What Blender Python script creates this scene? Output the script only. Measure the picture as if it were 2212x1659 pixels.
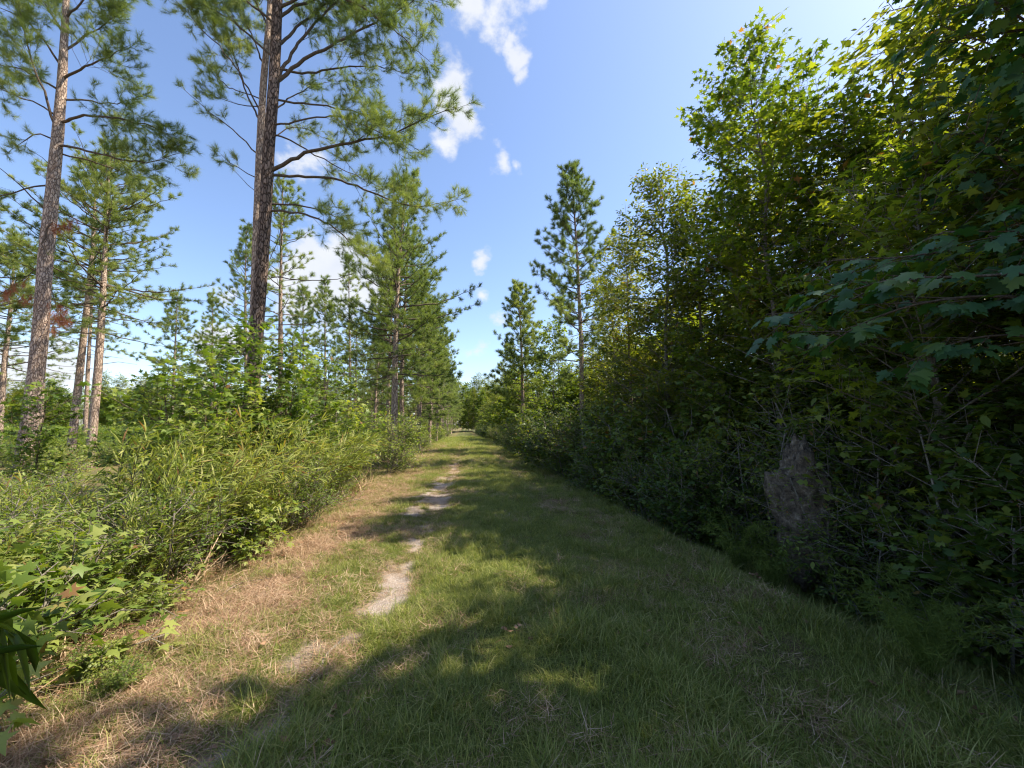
import bpy, math, random
import numpy as np
from mathutils import Vector, Matrix

SC = bpy.context.scene
for o in list(bpy.data.objects): bpy.data.objects.remove(o)
R = math.radians
# ------------------------------------------------------------------ camera
F_PX, CX, CY = 850.0, 1106.0, 829.5          # focal length and centre in 2212-wide picture units
EYE = 1.6
PITCH, YAW = R(6.15), R(6.8)                  # up, to the right of the track
cam_d = bpy.data.cameras.new('camera'); cam = bpy.data.objects.new('camera', cam_d)
SC.collection.objects.link(cam)
cam.location = (0, 0, EYE); cam.rotation_euler = (R(90) + PITCH, 0, -YAW)
cam_d.sensor_width = 36; cam_d.lens = F_PX / 2212 * 36
cam_d.clip_start = .05; cam_d.clip_end = 3000
SC.camera = cam
RM = np.array(cam.rotation_euler.to_matrix())
def ray(u, v):
    return RM @ np.array([(u - CX) / F_PX, -(v - CY) / F_PX, -1.0])
def P(u, v, Y):                               # where that sight line crosses the plane y = Y
    d = ray(u, v); k = Y / d[1]
    return np.array([d[0] * k, Y, EYE + d[2] * k])
# ------------------------------------------------------------------ sun, sky, exposure
SUN_AZ, SUN_EL = R(90), R(53)                 # azimuth clockwise from the track's direction (+Y)
sun_d = bpy.data.lights.new('sun', 'SUN'); sun = bpy.data.objects.new('sun', sun_d)
SC.collection.objects.link(sun)
sv = Vector((math.sin(SUN_AZ) * math.cos(SUN_EL), math.cos(SUN_AZ) * math.cos(SUN_EL), math.sin(SUN_EL)))
sun.rotation_euler = sv.to_track_quat('Z', 'Y').to_euler()
sun_d.energy = 4.6; sun_d.angle = R(.53); sun_d.color = (1, .90, .72)
SC.view_settings.view_transform = 'Standard'; SC.view_settings.look = 'None'
SC.view_settings.exposure = 1.15; SC.view_settings.gamma = 1; SC.view_settings.use_curve_mapping = False
SC.render.engine = 'CYCLES'
SC.cycles.max_bounces = 7; SC.cycles.diffuse_bounces = 3; SC.cycles.transmission_bounces = 4
SC.cycles.glossy_bounces = 2; SC.cycles.transparent_max_bounces = 4
SC.cycles.use_denoising = True; SC.cycles.sample_clamp_indirect = 8
try: SC.cycles.denoiser = 'OPENIMAGEDENOISE'
except Exception: pass
SC.cycles.pixel_filter_type = 'BLACKMAN_HARRIS'; SC.cycles.filter_width = 1.2

W = bpy.data.worlds.new('World'); SC.world = W; W.use_nodes = True
wn, wl = W.node_tree.nodes, W.node_tree.links
wn.clear()
def N(t, tree=None, **k):
    n = (tree or wn).new(t)
    for a, b in k.items(): setattr(n, a, b)
    return n
sky = N('ShaderNodeTexSky', sky_type='NISHITA', sun_disc=False)
sky.sun_elevation = SUN_EL; sky.sun_rotation = SUN_AZ
sky.altitude = 0; sky.air_density = 1.0; sky.dust_density = .9; sky.ozone_density = 2.2
tc = N('ShaderNodeTexCoord')
def M2(op, a, b=None, nodes=wn, links=wl, clamp=False):
    n = nodes.new('ShaderNodeMath'); n.operation = op; n.use_clamp = clamp
    for i, x in enumerate((a, b)):
        if x is None: continue
        if isinstance(x, (int, float)): n.inputs[i].default_value = x
        else: links.new(x, n.inputs[i])
    return n.outputs[0]
wob = N('ShaderNodeTexNoise'); wob.inputs['Scale'].default_value = 9; wob.inputs['Detail'].default_value = 4
wl.new(tc.outputs['Generated'], wob.inputs['Vector'])
vm = N('ShaderNodeVectorMath', operation='SUBTRACT'); wl.new(wob.outputs['Color'], vm.inputs[0]); vm.inputs[1].default_value = (.5, .5, .5)
vs = N('ShaderNodeVectorMath', operation='SCALE'); wl.new(vm.outputs[0], vs.inputs[0]); vs.inputs['Scale'].default_value = .12
va = N('ShaderNodeVectorMath', operation='ADD'); wl.new(tc.outputs['Generated'], va.inputs[0]); wl.new(vs.outputs[0], va.inputs[1])
CLOUDS = [(1010,-20,90,.75),(1085,10,75,.7),(1135,-5,50,.6),(1060,70,36,.62),(1120,112,32,.95),(1128,140,22,.8),(985,150,42,.5),(990,215,62,1.0),(1005,262,52,.95),
 (965,300,34,.7),(1042,215,28,.7),(1075,280,20,.4),(1078,358,36,.62),(1118,362,20,.55),(1033,558,27,.8),(1045,640,26,.75),(1082,692,24,.6),(1040,757,36,.6),
 (1015,765,30,.5),(725,600,95,1.3),(655,625,80,1.2),(800,612,65,1.1),(665,360,46,.75),(690,700,80,.55),(40,800,80,1.1),(120,800,75,1.1),(175,810,45,1.0),
 (505,745,60,1.1),(470,765,60,.85),(340,838,48,.9),(300,858,70,.8),(400,850,60,.7),(560,720,42,.7),(60,835,120,.6),(490,640,30,.6),(900,820,60,.5),(590,800,80,.6),
 (-160,700,120,.9),(-300,760,160,.9),(2500,820,120,.5)]
acc = None
for (u, v, r, s) in CLOUDS:
    d = ray(u, v); nd = np.linalg.norm(d); d = d / nd
    rr = r / F_PX / nd * .92
    dn = N('ShaderNodeVectorMath', operation='DISTANCE'); wl.new(va.outputs[0], dn.inputs[0]); dn.inputs[1].default_value = tuple(d)
    q = M2('SUBTRACT', 1.0, M2('DIVIDE', dn.outputs['Value'], rr * 1.5))
    q = M2('MULTIPLY', q, s)
    acc = q if acc is None else M2('MAXIMUM', acc, q)
n1 = N('ShaderNodeTexNoise'); n1.inputs['Scale'].default_value = 17; n1.inputs['Detail'].default_value = 9; n1.inputs['Roughness'].default_value = .62
mp = N('ShaderNodeMapping'); mp.inputs['Scale'].default_value = (1, 1, 1.5); wl.new(tc.outputs['Generated'], mp.inputs[0]); wl.new(mp.outputs[0], n1.inputs['Vector'])
dens = M2('ADD', M2('MULTIPLY', acc, 1.0), M2('MULTIPLY', M2('SUBTRACT', n1.outputs[0], .5), 1.15))
mr = N('ShaderNodeMapRange', interpolation_type='SMOOTHSTEP'); wl.new(dens, mr.inputs[0])
mr.inputs[1].default_value = .22; mr.inputs[2].default_value = .66; mr.inputs[3].default_value = 0; mr.inputs[4].default_value = .93
n2 = N('ShaderNodeTexNoise'); n2.inputs['Scale'].default_value = 12; n2.inputs['Detail'].default_value = 5
wl.new(tc.outputs['Generated'], n2.inputs['Vector'])
cc = N('ShaderNodeMix', data_type='RGBA'); wl.new(n2.outputs[0], cc.inputs[0])
cc.inputs[6].default_value = (2.7, 2.95, 3.4, 1); cc.inputs[7].default_value = (4.2, 4.2, 4.25, 1)
# sky tint: a slightly cooler, paler sky
tint = N('ShaderNodeMix', data_type='RGBA', blend_type='MULTIPLY'); tint.inputs[0].default_value = 1
wl.new(sky.outputs[0], tint.inputs[6]); tint.inputs[7].default_value = (1.04, 1.03, 1.08, 1)
mix = N('ShaderNodeMix', data_type='RGBA'); wl.new(mr.outputs[0], mix.inputs[0]); wl.new(tint.outputs[2], mix.inputs[6]); wl.new(cc.outputs[2], mix.inputs[7])
bg = N('ShaderNodeBackground'); wl.new(mix.outputs[2], bg.inputs[0]); bg.inputs[1].default_value = .12
wo = N('ShaderNodeOutputWorld'); wl.new(bg.outputs[0], wo.inputs[0])

# ------------------------------------------------------------------ materials
def newmat(name):
    m = bpy.data.materials.new(name); m.use_nodes = True; m.node_tree.nodes.clear()
    return m, m.node_tree.nodes, m.node_tree.links
def leaf_mat(name, c0, c1, c2, trans=.42, tcol=(1.5, 1.55, .45), rough=.5, spec=.25, brown=False):
    """c0 dark, c1 usual, c2 pale or yellowish; the vertex value 'tone' picks between them leaf by leaf"""
    m, n, l = newmat(name)
    at = n.new('ShaderNodeAttribute'); at.attribute_name = 'tone'
    oi = n.new('ShaderNodeObjectInfo')
    v = M2('ADD', at.outputs['Fac'], M2('MULTIPLY', M2('SUBTRACT', oi.outputs['Random'], .5, n, l), .3, n, l), n, l)
    cr = n.new('ShaderNodeValToRGB'); l.new(v, cr.inputs[0])
    e = cr.color_ramp.elements; e[0].position = 0; e[0].color = (*c0, 1); e[1].position = 1; e[1].color = (*c2, 1)
    x = e.new(.5); x.color = (*c1, 1)
    if brown: e[-1].position = .9; x = e.new(1.0); x.color = (.26, .14, .06, 1)
    d = n.new('ShaderNodeBsdfPrincipled'); l.new(cr.outputs[0], d.inputs['Base Color'])
    d.inputs['Roughness'].default_value = rough; d.inputs['Specular IOR Level'].default_value = spec
    t = n.new('ShaderNodeBsdfTranslucent')
    mc = n.new('ShaderNodeMix'); mc.data_type = 'RGBA'; mc.blend_type = 'MULTIPLY'; mc.inputs[0].default_value = 1
    l.new(cr.outputs[0], mc.inputs[6]); mc.inputs[7].default_value = (*tcol, 1); l.new(mc.outputs[2], t.inputs[0])
    s = n.new('ShaderNodeMixShader'); s.inputs[0].default_value = trans
    l.new(d.outputs[0], s.inputs[1]); l.new(t.outputs[0], s.inputs[2])
    o = n.new('ShaderNodeOutputMaterial'); l.new(s.outputs[0], o.inputs[0])
    return m
def bark_mat(name, ca, cb, cgap, scale=9., stretch=.35, bump=.6):
    m, n, l = newmat(name)
    t = n.new('ShaderNodeTexCoord'); mpp = n.new('ShaderNodeMapping'); mpp.inputs['Scale'].default_value = (1, 1, stretch)
    l.new(t.outputs['Object'], mpp.inputs[0])
    nz = n.new('ShaderNodeTexNoise'); nz.inputs['Scale'].default_value = scale * .8; nz.inputs['Detail'].default_value = 5; l.new(mpp.outputs[0], nz.inputs['Vector'])
    ad = n.new('ShaderNodeVectorMath'); ad.operation = 'SCALE'; l.new(nz.outputs['Color'], ad.inputs[0]); ad.inputs['Scale'].default_value = .12
    ad2 = n.new('ShaderNodeVectorMath'); ad2.operation = 'ADD'; l.new(mpp.outputs[0], ad2.inputs[0]); l.new(ad.outputs[0], ad2.inputs[1])
    vo = n.new('ShaderNodeTexVoronoi'); vo.feature = 'DISTANCE_TO_EDGE'; vo.inputs['Scale'].default_value = scale * 1.6; l.new(ad2.outputs[0], vo.inputs['Vector'])
    vc = n.new('ShaderNodeTexVoronoi'); vc.inputs['Scale'].default_value = scale * 1.6; l.new(ad2.outputs[0], vc.inputs['Vector'])
    cm = n.new('ShaderNodeMix'); cm.data_type = 'RGBA'; cm.inputs[6].default_value = (*ca, 1); cm.inputs[7].default_value = (*cb, 1)
    sx = n.new('ShaderNodeSeparateColor'); l.new(vc.outputs['Color'], sx.inputs[0]); l.new(sx.outputs[0], cm.inputs[0])
    gp = n.new('ShaderNodeMapRange'); l.new(vo.outputs['Distance'], gp.inputs[0]); gp.inputs[1].default_value = .0; gp.inputs[2].default_value = .14
    c2 = n.new('ShaderNodeMix'); c2.data_type = 'RGBA'; l.new(gp.outputs[0], c2.inputs[0]); c2.inputs[6].default_value = (*cgap, 1); l.new(cm.outputs[2], c2.inputs[7])
    n3 = n.new('ShaderNodeTexNoise'); n3.inputs['Scale'].default_value = 40; n3.inputs['Detail'].default_value = 4; l.new(mpp.outputs[0], n3.inputs['Vector'])
    h = M2('ADD', gp.outputs[0], M2('MULTIPLY', n3.outputs[0], .6, n, l), n, l)
    bp = n.new('ShaderNodeBump'); bp.inputs['Strength'].default_value = bump; bp.inputs['Distance'].default_value = .03; l.new(h, bp.inputs['Height'])
    d = n.new('ShaderNodeBsdfPrincipled'); l.new(c2.outputs[2], d.inputs['Base Color']); d.inputs['Roughness'].default_value = .9
    d.inputs['Specular IOR Level'].default_value = .1; l.new(bp.outputs[0], d.inputs['Normal'])
    o = n.new('ShaderNodeOutputMaterial'); l.new(d.outputs[0], o.inputs[0])
    return m
MAT = dict(
 needle=leaf_mat('pine_needles', (.09,.13,.04), (.19,.24,.07), (.34,.36,.13), .45, (1.3,1.4,.6), .5, .3),
 needle_far=leaf_mat('pine_needles_far', (.09,.13,.045), (.19,.24,.075), (.32,.34,.13), .45, (1.3,1.4,.6), .6, .2),
 needle_dead=leaf_mat('dead_pine_needles', (.2,.07,.035), (.34,.13,.065), (.45,.22,.13), .3, (1.3,1,.7), .7, .1),
 star=leaf_mat('sweetgum_leaves', (.035,.07,.012), (.125,.18,.028), (.26,.30,.05), .52, (1.75,1.7,.4), .45, .35, brown=True),
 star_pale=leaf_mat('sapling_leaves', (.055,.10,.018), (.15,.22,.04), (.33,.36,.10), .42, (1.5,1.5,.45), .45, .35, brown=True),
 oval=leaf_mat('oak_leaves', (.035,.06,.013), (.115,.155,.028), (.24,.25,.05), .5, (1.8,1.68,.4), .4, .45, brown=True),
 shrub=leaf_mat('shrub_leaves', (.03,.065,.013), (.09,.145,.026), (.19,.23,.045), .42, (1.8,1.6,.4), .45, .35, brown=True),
 willow=leaf_mat('narrow_leaves', (.08,.12,.022), (.20,.25,.05), (.42,.42,.14), .38, (1.5,1.45,.5), .5, .25, brown=True),
 maple=leaf_mat('maple_leaves', (.03,.085,.035), (.055,.13,.05), (.13,.2,.04), .35, (1.6,1.7,.4), .45, .35),
 fern=leaf_mat('feathery_weed', (.05,.08,.018), (.10,.14,.03), (.17,.2,.05), .35, (1.4,1.5,.5), .6, .1),
 grass=leaf_mat('grass_blades', (.08,.11,.02), (.18,.225,.042), (.40,.38,.14), .4, (1.4,1.45,.6), .5, .3),
 weed=leaf_mat('weed_blades', (.06,.08,.02), (.13,.15,.035), (.28,.22,.11), .3, (1.3,1.3,.6), .6, .2),
 straw=leaf_mat('dry_straw', (.17,.085,.05), (.37,.235,.145), (.56,.42,.29), .15, (1.2,1.1,.9), .7, .15),
 deadleaf=leaf_mat('dead_leaves', (.10,.05,.025), (.2,.11,.06), (.33,.2,.12), .1, (1.1,1,.8), .7, .15),
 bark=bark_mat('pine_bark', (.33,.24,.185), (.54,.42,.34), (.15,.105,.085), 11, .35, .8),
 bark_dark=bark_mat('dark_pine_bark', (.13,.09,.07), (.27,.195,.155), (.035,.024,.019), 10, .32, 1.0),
 twig=bark_mat('twig_bark', (.10,.075,.055), (.18,.14,.11), (.06,.045,.035), 30, .5, .3),
 twig_pale=bark_mat('grey_bark', (.16,.14,.115), (.27,.24,.20), (.10,.085,.07), 26, .5, .3),
)
# ------------------------------------------------------------------ mesh helpers
def make_mesh(name, V, tris=None, quads=None, mats=(), tone=None, smooth=False, attrs=None, qmat=0, tmat=0):
    me = bpy.data.meshes.new(name)
    V = np.asarray(V, dtype=np.float32).reshape(-1, 3)
    nt = 0 if tris is None else len(tris); nq = 0 if quads is None else len(quads)
    me.vertices.add(len(V)); me.vertices.foreach_set('co', V.ravel())
    li = []
    if nt: li.append(np.asarray(tris, dtype=np.int32).ravel())
    if nq: li.append(np.asarray(quads, dtype=np.int32).ravel())
    li = np.concatenate(li) if li else np.zeros(0, np.int32)
    me.loops.add(len(li)); me.loops.foreach_set('vertex_index', li)
    me.polygons.add(nt + nq)
    st = np.concatenate([np.arange(nt) * 3, nt * 3 + np.arange(nq) * 4]).astype(np.int32)
    me.polygons.foreach_set('loop_start', st)
    me.polygons.foreach_set('loop_total', np.concatenate([np.full(nt, 3), np.full(nq, 4)]).astype(np.int32))
    if smooth: me.polygons.foreach_set('use_smooth', np.ones(nt + nq, dtype=bool))
    for m in mats: me.materials.append(m)
    me.update(calc_edges=True)
    if tone is not None:
        a = me.attributes.new('tone', 'FLOAT', 'POINT'); a.data.foreach_set('value', np.asarray(tone, np.float32))
    for k, v in (attrs or {}).items():
        a = me.attributes.new(k, 'FLOAT', 'POINT'); a.data.foreach_set('value', np.asarray(v, np.float32))
    return me
def link(name, me, parent=None, kind=None, loc=(0, 0, 0)):
    o = bpy.data.objects.new(name, me); SC.collection.objects.link(o); o.location = loc
    if parent is not None: o.parent = parent
    if kind: o['kind'] = kind
    return o
def thing(name, label, cat, loc=(0, 0, 0), group=None, rz=0, s=1.0):
    o = bpy.data.objects.new(name, None); SC.collection.objects.link(o)
    o.location = loc; o.rotation_euler = (0, 0, rz); o.scale = (s, s, s); o.empty_display_size = .2
    o['label'] = label; o['category'] = cat
    if group: o['group'] = group
    return o
def foliage_of(r_): return [c for c in r_.children if 'foliage' in c.name][0].data
def copy_thing(src, name, label, loc, rz=0, s=(1, 1, 1), group=None, rx=0, ry=0):
    r = src.copy(); SC.collection.objects.link(r); r.name = name
    r.location = loc; r.rotation_euler = (rx, ry, rz); r.scale = s if hasattr(s, '__len__') else (s, s, s)
    r['label'] = label
    if group: r['group'] = group
    elif 'group' in r: del r['group']
    for ch in list(src.children):
        c = ch.copy(); SC.collection.objects.link(c); c.parent = r
    return r
def unit(a):
    return a / np.maximum(np.linalg.norm(a, axis=-1, keepdims=True), 1e-9)
def frames(Y, Z):
    """rotation matrices (n,3,3) whose columns are x, y (along Y), z (near Z)"""
    y = unit(Y); z = Z - (Z * y).sum(-1, keepdims=True) * y; z = unit(z); x = np.cross(y, z)
    return np.stack([x, y, z], axis=-1)
class Geo:
    def __init__(s): s.V = []; s.T = []; s.Q = []; s.A = []; s.n = 0
    def add(s, V, T=None, Q=None, tone=.5):
        V = np.asarray(V, float).reshape(-1, 3)
        s.V.append(V)
        if T is not None and len(T): s.T.append(np.asarray(T) + s.n)
        if Q is not None and len(Q): s.Q.append(np.asarray(Q) + s.n)
        s.A.append(np.broadcast_to(np.asarray(tone, float), (len(V),)).copy()); s.n += len(V)
    def inst(s, tmpl, pos, M, tone):
        """tmpl = (verts, tris); M (n,3,3) already scaled"""
        tv, tt = tmpl; n = len(pos)
        if n == 0: return
        V = np.einsum('nij,kj->nki', M, tv) + pos[:, None, :]
        T = (tt[None] + (np.arange(n) * len(tv))[:, None, None]).reshape(-1, 3)
        s.add(V.reshape(-1, 3), T=T, tone=np.repeat(np.broadcast_to(tone, (n,)), len(tv)))
    def tube(s, pts, radii, sides=8, tone=.5, bump=0, rng=None):
        pts = np.asarray(pts, float); n = len(pts); radii = np.broadcast_to(radii, (n,)).astype(float)
        t = np.gradient(pts, axis=0); t = unit(t)
        ref = np.array([1., .2, .1]) if abs(t[0][0]) < .8 else np.array([0, 1., .2])
        x = unit(np.cross(t, ref)); y = np.cross(t, x)
        a = np.linspace(0, 2 * math.pi, sides, endpoint=False)
        rr = radii[:, None] * np.ones((1, sides))
        if bump: rr = rr * (1 + bump * (rng.random((n, sides)) - .5))
        V = pts[:, None, :] + rr[..., None] * (np.cos(a)[None, :, None] * x[:, None, :] + np.sin(a)[None, :, None] * y[:, None, :])
        i = np.arange(n - 1)[:, None] * sides; j = np.arange(sides)[None]; j2 = (j + 1) % sides
        Q = np.stack([i + j, i + j2, i + sides + j2, i + sides + j], -1).reshape(-1, 4)
        s.add(V.reshape(-1, 3), Q=Q, tone=tone)
        k = s.n - sides
        s.T.append(np.array([[k, k + q, k + q + 1] for q in range(1, sides - 1)]))
    def sticks(s, P0, P1, r0, r1, tone=.5):
        n = len(P0)
        if n == 0: return
        D = P1 - P0; Mx = frames(D, np.tile([.31, .17, .93], (n, 1)))
        a = np.array([0, 2.094, 4.189]); c = np.stack([np.cos(a), np.zeros(3), np.sin(a)], -1)
        A = np.einsum('nij,kj->nki', Mx, c)
        V = np.concatenate([P0[:, None] + A * np.reshape(r0, (-1, 1, 1)), P1[:, None] + A * np.reshape(r1, (-1, 1, 1))], 1)
        q = np.array([[0, 1, 4, 3], [1, 2, 5, 4], [2, 0, 3, 5]])
        s.add(V.reshape(-1, 3), Q=(q[None] + (np.arange(n) * 6)[:, None, None]).reshape(-1, 4), tone=np.repeat(np.broadcast_to(tone, (n,)), 6))
    def mesh(s, name, mats, smooth=False):
        return make_mesh(name, np.concatenate(s.V), np.concatenate(s.T) if s.T else None, np.concatenate(s.Q) if s.Q else None, mats, np.concatenate(s.A), smooth)
def resample(pts, step):
    pts = np.asarray(pts, float); d = np.r_[0, np.cumsum(np.linalg.norm(np.diff(pts, axis=0), axis=1))]
    n = max(3, int(d[-1] / step) + 1); q = np.linspace(0, d[-1], n)
    out = np.stack([np.interp(q, d, pts[:, k]) for k in range(3)], -1)
    if n > 4:                                  # round the corners a little
        for _ in range(2): out[1:-1] = .25 * out[:-2] + .5 * out[1:-1] + .25 * out[2:]
    return out, d[-1]
# smooth value noise in the plane
_rs = np.random.RandomState(5); _tab = _rs.rand(256, 256)
def vnoise(x, y, s=1.0, o=0):
    x = np.asarray(x, float) * s + 17.3 * o + 1000; y = np.asarray(y, float) * s + 5.1 * o + 1000
    xi = np.floor(x).astype(int); yi = np.floor(y).astype(int); fx = x - xi; fy = y - yi
    fx = fx * fx * (3 - 2 * fx); fy = fy * fy * (3 - 2 * fy)
    g = lambda a, b: _tab[a & 255, b & 255]
    return (g(xi, yi) * (1 - fx) + g(xi + 1, yi) * fx) * (1 - fy) + (g(xi, yi + 1) * (1 - fx) + g(xi + 1, yi + 1) * fx) * fy
def fbm(x, y, s=1.0, o=0, k=4):
    v = 0; a = .5; t = 0
    for i in range(k): v = v + a * vnoise(x, y, s * 2 ** i, o + i * 3.7); t += a; a *= .55
    return v / t
def ss(a, b, x):
    t = np.clip((x - a) / (b - a), 0, 1); return t * t * (3 - 2 * t)

# ------------------------------------------------------------------ the ground
def rut_x(y): return np.interp(y, [0, 2, 3, 4.3, 7, 10, 14, 20, 40, 100], [-1.4, -1.2, -.95, -.66, -.6, -.55, -.42, -.28, -.2, 0.])
def ground_z(x, y):
    x = np.asarray(x, float); y = np.asarray(y, float)
    z = -.10 * ss(.4, 3.2, np.abs(x - .3)) * 1.0
    z = z - .45 * ss(2.9, 4.1, x) * (1 - ss(5.2, 6.6, x)) + .12 * ss(5.2, 7, x)
    z = z - .10 * ss(-2.2, -3.4, x) * (1 - ss(-3.4, -4.6, x))
    z = z - .045 * np.exp(-((x - rut_x(y)) / .28) ** 2) - .03 * np.exp(-((x - 1.75) / .28) ** 2)
    a = np.clip(np.hypot(x, y) / 60, 0, 1)
    z = z + (fbm(x, y, .35, 1) - .5) * .16 + (fbm(x, y, 2.3, 2) - .5) * .05 + (fbm(x, y, 9, 7, 2) - .5) * .02 * (1 - a)
    z = z + (fbm(x, y, .02, 3) - .5) * 1.2 * ss(25, 90, np.abs(x))
    return z
def sand_mask(x, y):
    xs = rut_x(y); n = fbm(x, y, 3.5, 11); n2 = fbm(x, y, .9, 12, 3)
    w = np.interp(y, [2, 3, 4.5, 5.5, 6.3, 7, 8, 10, 12, 20, 30], [.22, .26, .22, .16, .2, .22, .42, .5, .36, .34, .24])
    along = np.interp(y, [1, 1.9, 2.6, 3.3, 4.7, 5.3, 6.1, 6.8, 7.5, 8.2, 11, 12.5, 14, 20, 30, 45], [.7, .5, .45, .95, .95, .45, .9, .85, .7, 1, 1, .8, .95, .9, .6, .2])
    d = np.where(x > xs, (x - xs) / (w * .75), (xs - x) / (w * 1.35))
    return np.clip(1.05 * along * np.exp(-d ** 2) + (n - .5) * 2.8 * np.exp(-d ** 2 * .5) + (n2 - .5) * .8 - .12, 0, 1)
def straw_mask(x, y):
    n = fbm(x, y, 1.6, 21); n2 = fbm(x, y, 5, 22, 3)
    left = ss(-.95, -1.9, x) * (1 - .35 * ss(6, 16, y))
    r2 = .42 * np.exp(-((x - 1.8) / .35) ** 2) + .22 * ss(1.6, 2.8, x)
    base = left * .95 + r2 * .8 + .45 * np.exp(-((x - rut_x(y)) / .55) ** 2)
    return np.clip(base + (n - .5) * 1.1 + (n2 - .5) * .5 - .05, 0, 1)
def green_mask(x, y):
    n = fbm(x, y, 1.3, 31); n2 = fbm(x, y, 4.2, 32, 3)
    g = 1 - .68 * ss(-.8, -1.9, x) * (1 - .45 * ss(7, 16, y)) - .35 * ss(1.2, 2.0, x) * (1 - ss(2.4, 3.2, x)) - .3 * ss(4.0, 5.5, x)
    g = g + (n - .5) * 1.5 + (n2 - .5) * .9
    g = g * (1 - .97 * ss(.12, .7, sand_mask(x, y) + (fbm(x, y, 11, 35, 2) - .5) * .5))
    return np.clip(g, 0, 1)
def axis(lo, hi, fine_lo, fine_hi, step, grow=1.12):
    m = list(np.arange(fine_lo, fine_hi, step)); a = m[-1]; s = step
    while a < hi: s *= grow; a += s; m.append(a)
    a = fine_lo; s = step
    while a > lo: s *= grow; a -= s; m.insert(0, a)
    return np.array(m)
gx = axis(-900, 900, -4.5, 5.5, .07, 1.10); gy = axis(-300, 1500, .6, 9, .07, 1.055)
GX, GY = np.meshgrid(gx, gy); GZ = ground_z(GX, GY)
nx, ny = len(gx), len(gy)
ii = (np.arange(ny - 1)[:, None] * nx + np.arange(nx - 1)[None]).ravel()
GQ = np.stack([ii, ii + 1, ii + nx + 1, ii + nx], -1)
def ground_mat():
    m, n, l = newmat('ground_soil')
    def at(k):
        a = n.new('ShaderNodeAttribute'); a.attribute_name = k; return a.outputs['Fac']
    t = n.new('ShaderNodeTexCoord')
    def noise(s, d=6, r=.6):
        q = n.new('ShaderNodeTexNoise'); q.inputs['Scale'].default_value = s; q.inputs['Detail'].default_value = d; q.inputs['Roughness'].default_value = r
        l.new(t.outputs['Object'], q.inputs['Vector']); return q.outputs[0]
    def ramp(v, cs):
        c = n.new('ShaderNodeValToRGB'); l.new(v, c.inputs[0]); e = c.color_ramp.elements
        e[0].position, e[0].color = cs[0][0], (*cs[0][1], 1); e[1].position, e[1].color = cs[-1][0], (*cs[-1][1], 1)
        for p, q in cs[1:-1]: x = e.new(p); x.color = (*q, 1)
        return c.outputs[0]
    def mixc(f, a, b):
        q = n.new('ShaderNodeMix'); q.data_type = 'RGBA'; l.new(f, q.inputs[0]); l.new(a, q.inputs[6]); l.new(b, q.inputs[7]); return q.outputs[2]
    n60, n8 = noise(60), noise(8)
    soil = ramp(n60, [(.3, (.055,.036,.022)), (.5, (.13,.085,.05)), (.7, (.26,.18,.11))])
    green = ramp(n60, [(.3, (.035,.05,.014)), (.5, (.08,.11,.028)), (.7, (.17,.19,.06))])
    straw = ramp(n60, [(.3, (.13,.07,.04)), (.5, (.3,.19,.105)), (.72, (.5,.37,.22))])
    sand = ramp(noise(90, 5), [(.3, (.25,.19,.16)), (.5, (.42,.36,.32)), (.7, (.62,.57,.53))])
    j = M2('MULTIPLY', M2('SUBTRACT', n8, .5, n, l), .9, n, l)
    j2 = M2('MULTIPLY', M2('SUBTRACT', noise(28), .5, n, l), 1.3, n, l)
    jj = M2('ADD', j, j2, n, l)
    c = mixc(M2('ADD', at('straw'), jj, n, l, True), soil, straw)
    gg = M2('MULTIPLY', at('green'), .8, n, l)
    c = mixc(M2('ADD', gg, jj, n, l, True), c, green)
    sm = n.new('ShaderNodeMapRange'); l.new(M2('ADD', at('sand'), M2('MULTIPLY', jj, .55, n, l), n, l), sm.inputs[0]); sm.inputs[1].default_value = .32; sm.inputs[2].default_value = 1.15
    c = mixc(sm.outputs[0], c, sand)
    bp = n.new('ShaderNodeBump'); bp.inputs['Strength'].default_value = .8; bp.inputs['Distance'].default_value = .03
    l.new(M2('ADD', n60, M2('MULTIPLY', noise(160, 3), .5, n, l), n, l), bp.inputs['Height'])
    d = n.new('ShaderNodeBsdfPrincipled'); l.new(c, d.inputs['Base Color']); d.inputs['Roughness'].default_value = .95; d.inputs['Specular IOR Level'].default_value = .1
    l.new(bp.outputs[0], d.inputs['Normal'])
    o = n.new('ShaderNodeOutputMaterial'); l.new(d.outputs[0], o.inputs[0]); return m
gm = make_mesh('ground', np.stack([GX, GY, GZ], -1).reshape(-1, 3), None, GQ, [ground_mat()], None, True,
               dict(sand=sand_mask(GX, GY).ravel() * (np.abs(GX.ravel()) < 6) * (GY.ravel() < 60), straw=straw_mask(GX, GY).ravel(), green=green_mask(GX, GY).ravel()))
link('ground', gm, None, 'structure')
def gz(x, y): return float(ground_z(x, y))
def on(x, y, dz=0): return (x, y, gz(x, y) + dz)

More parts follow.
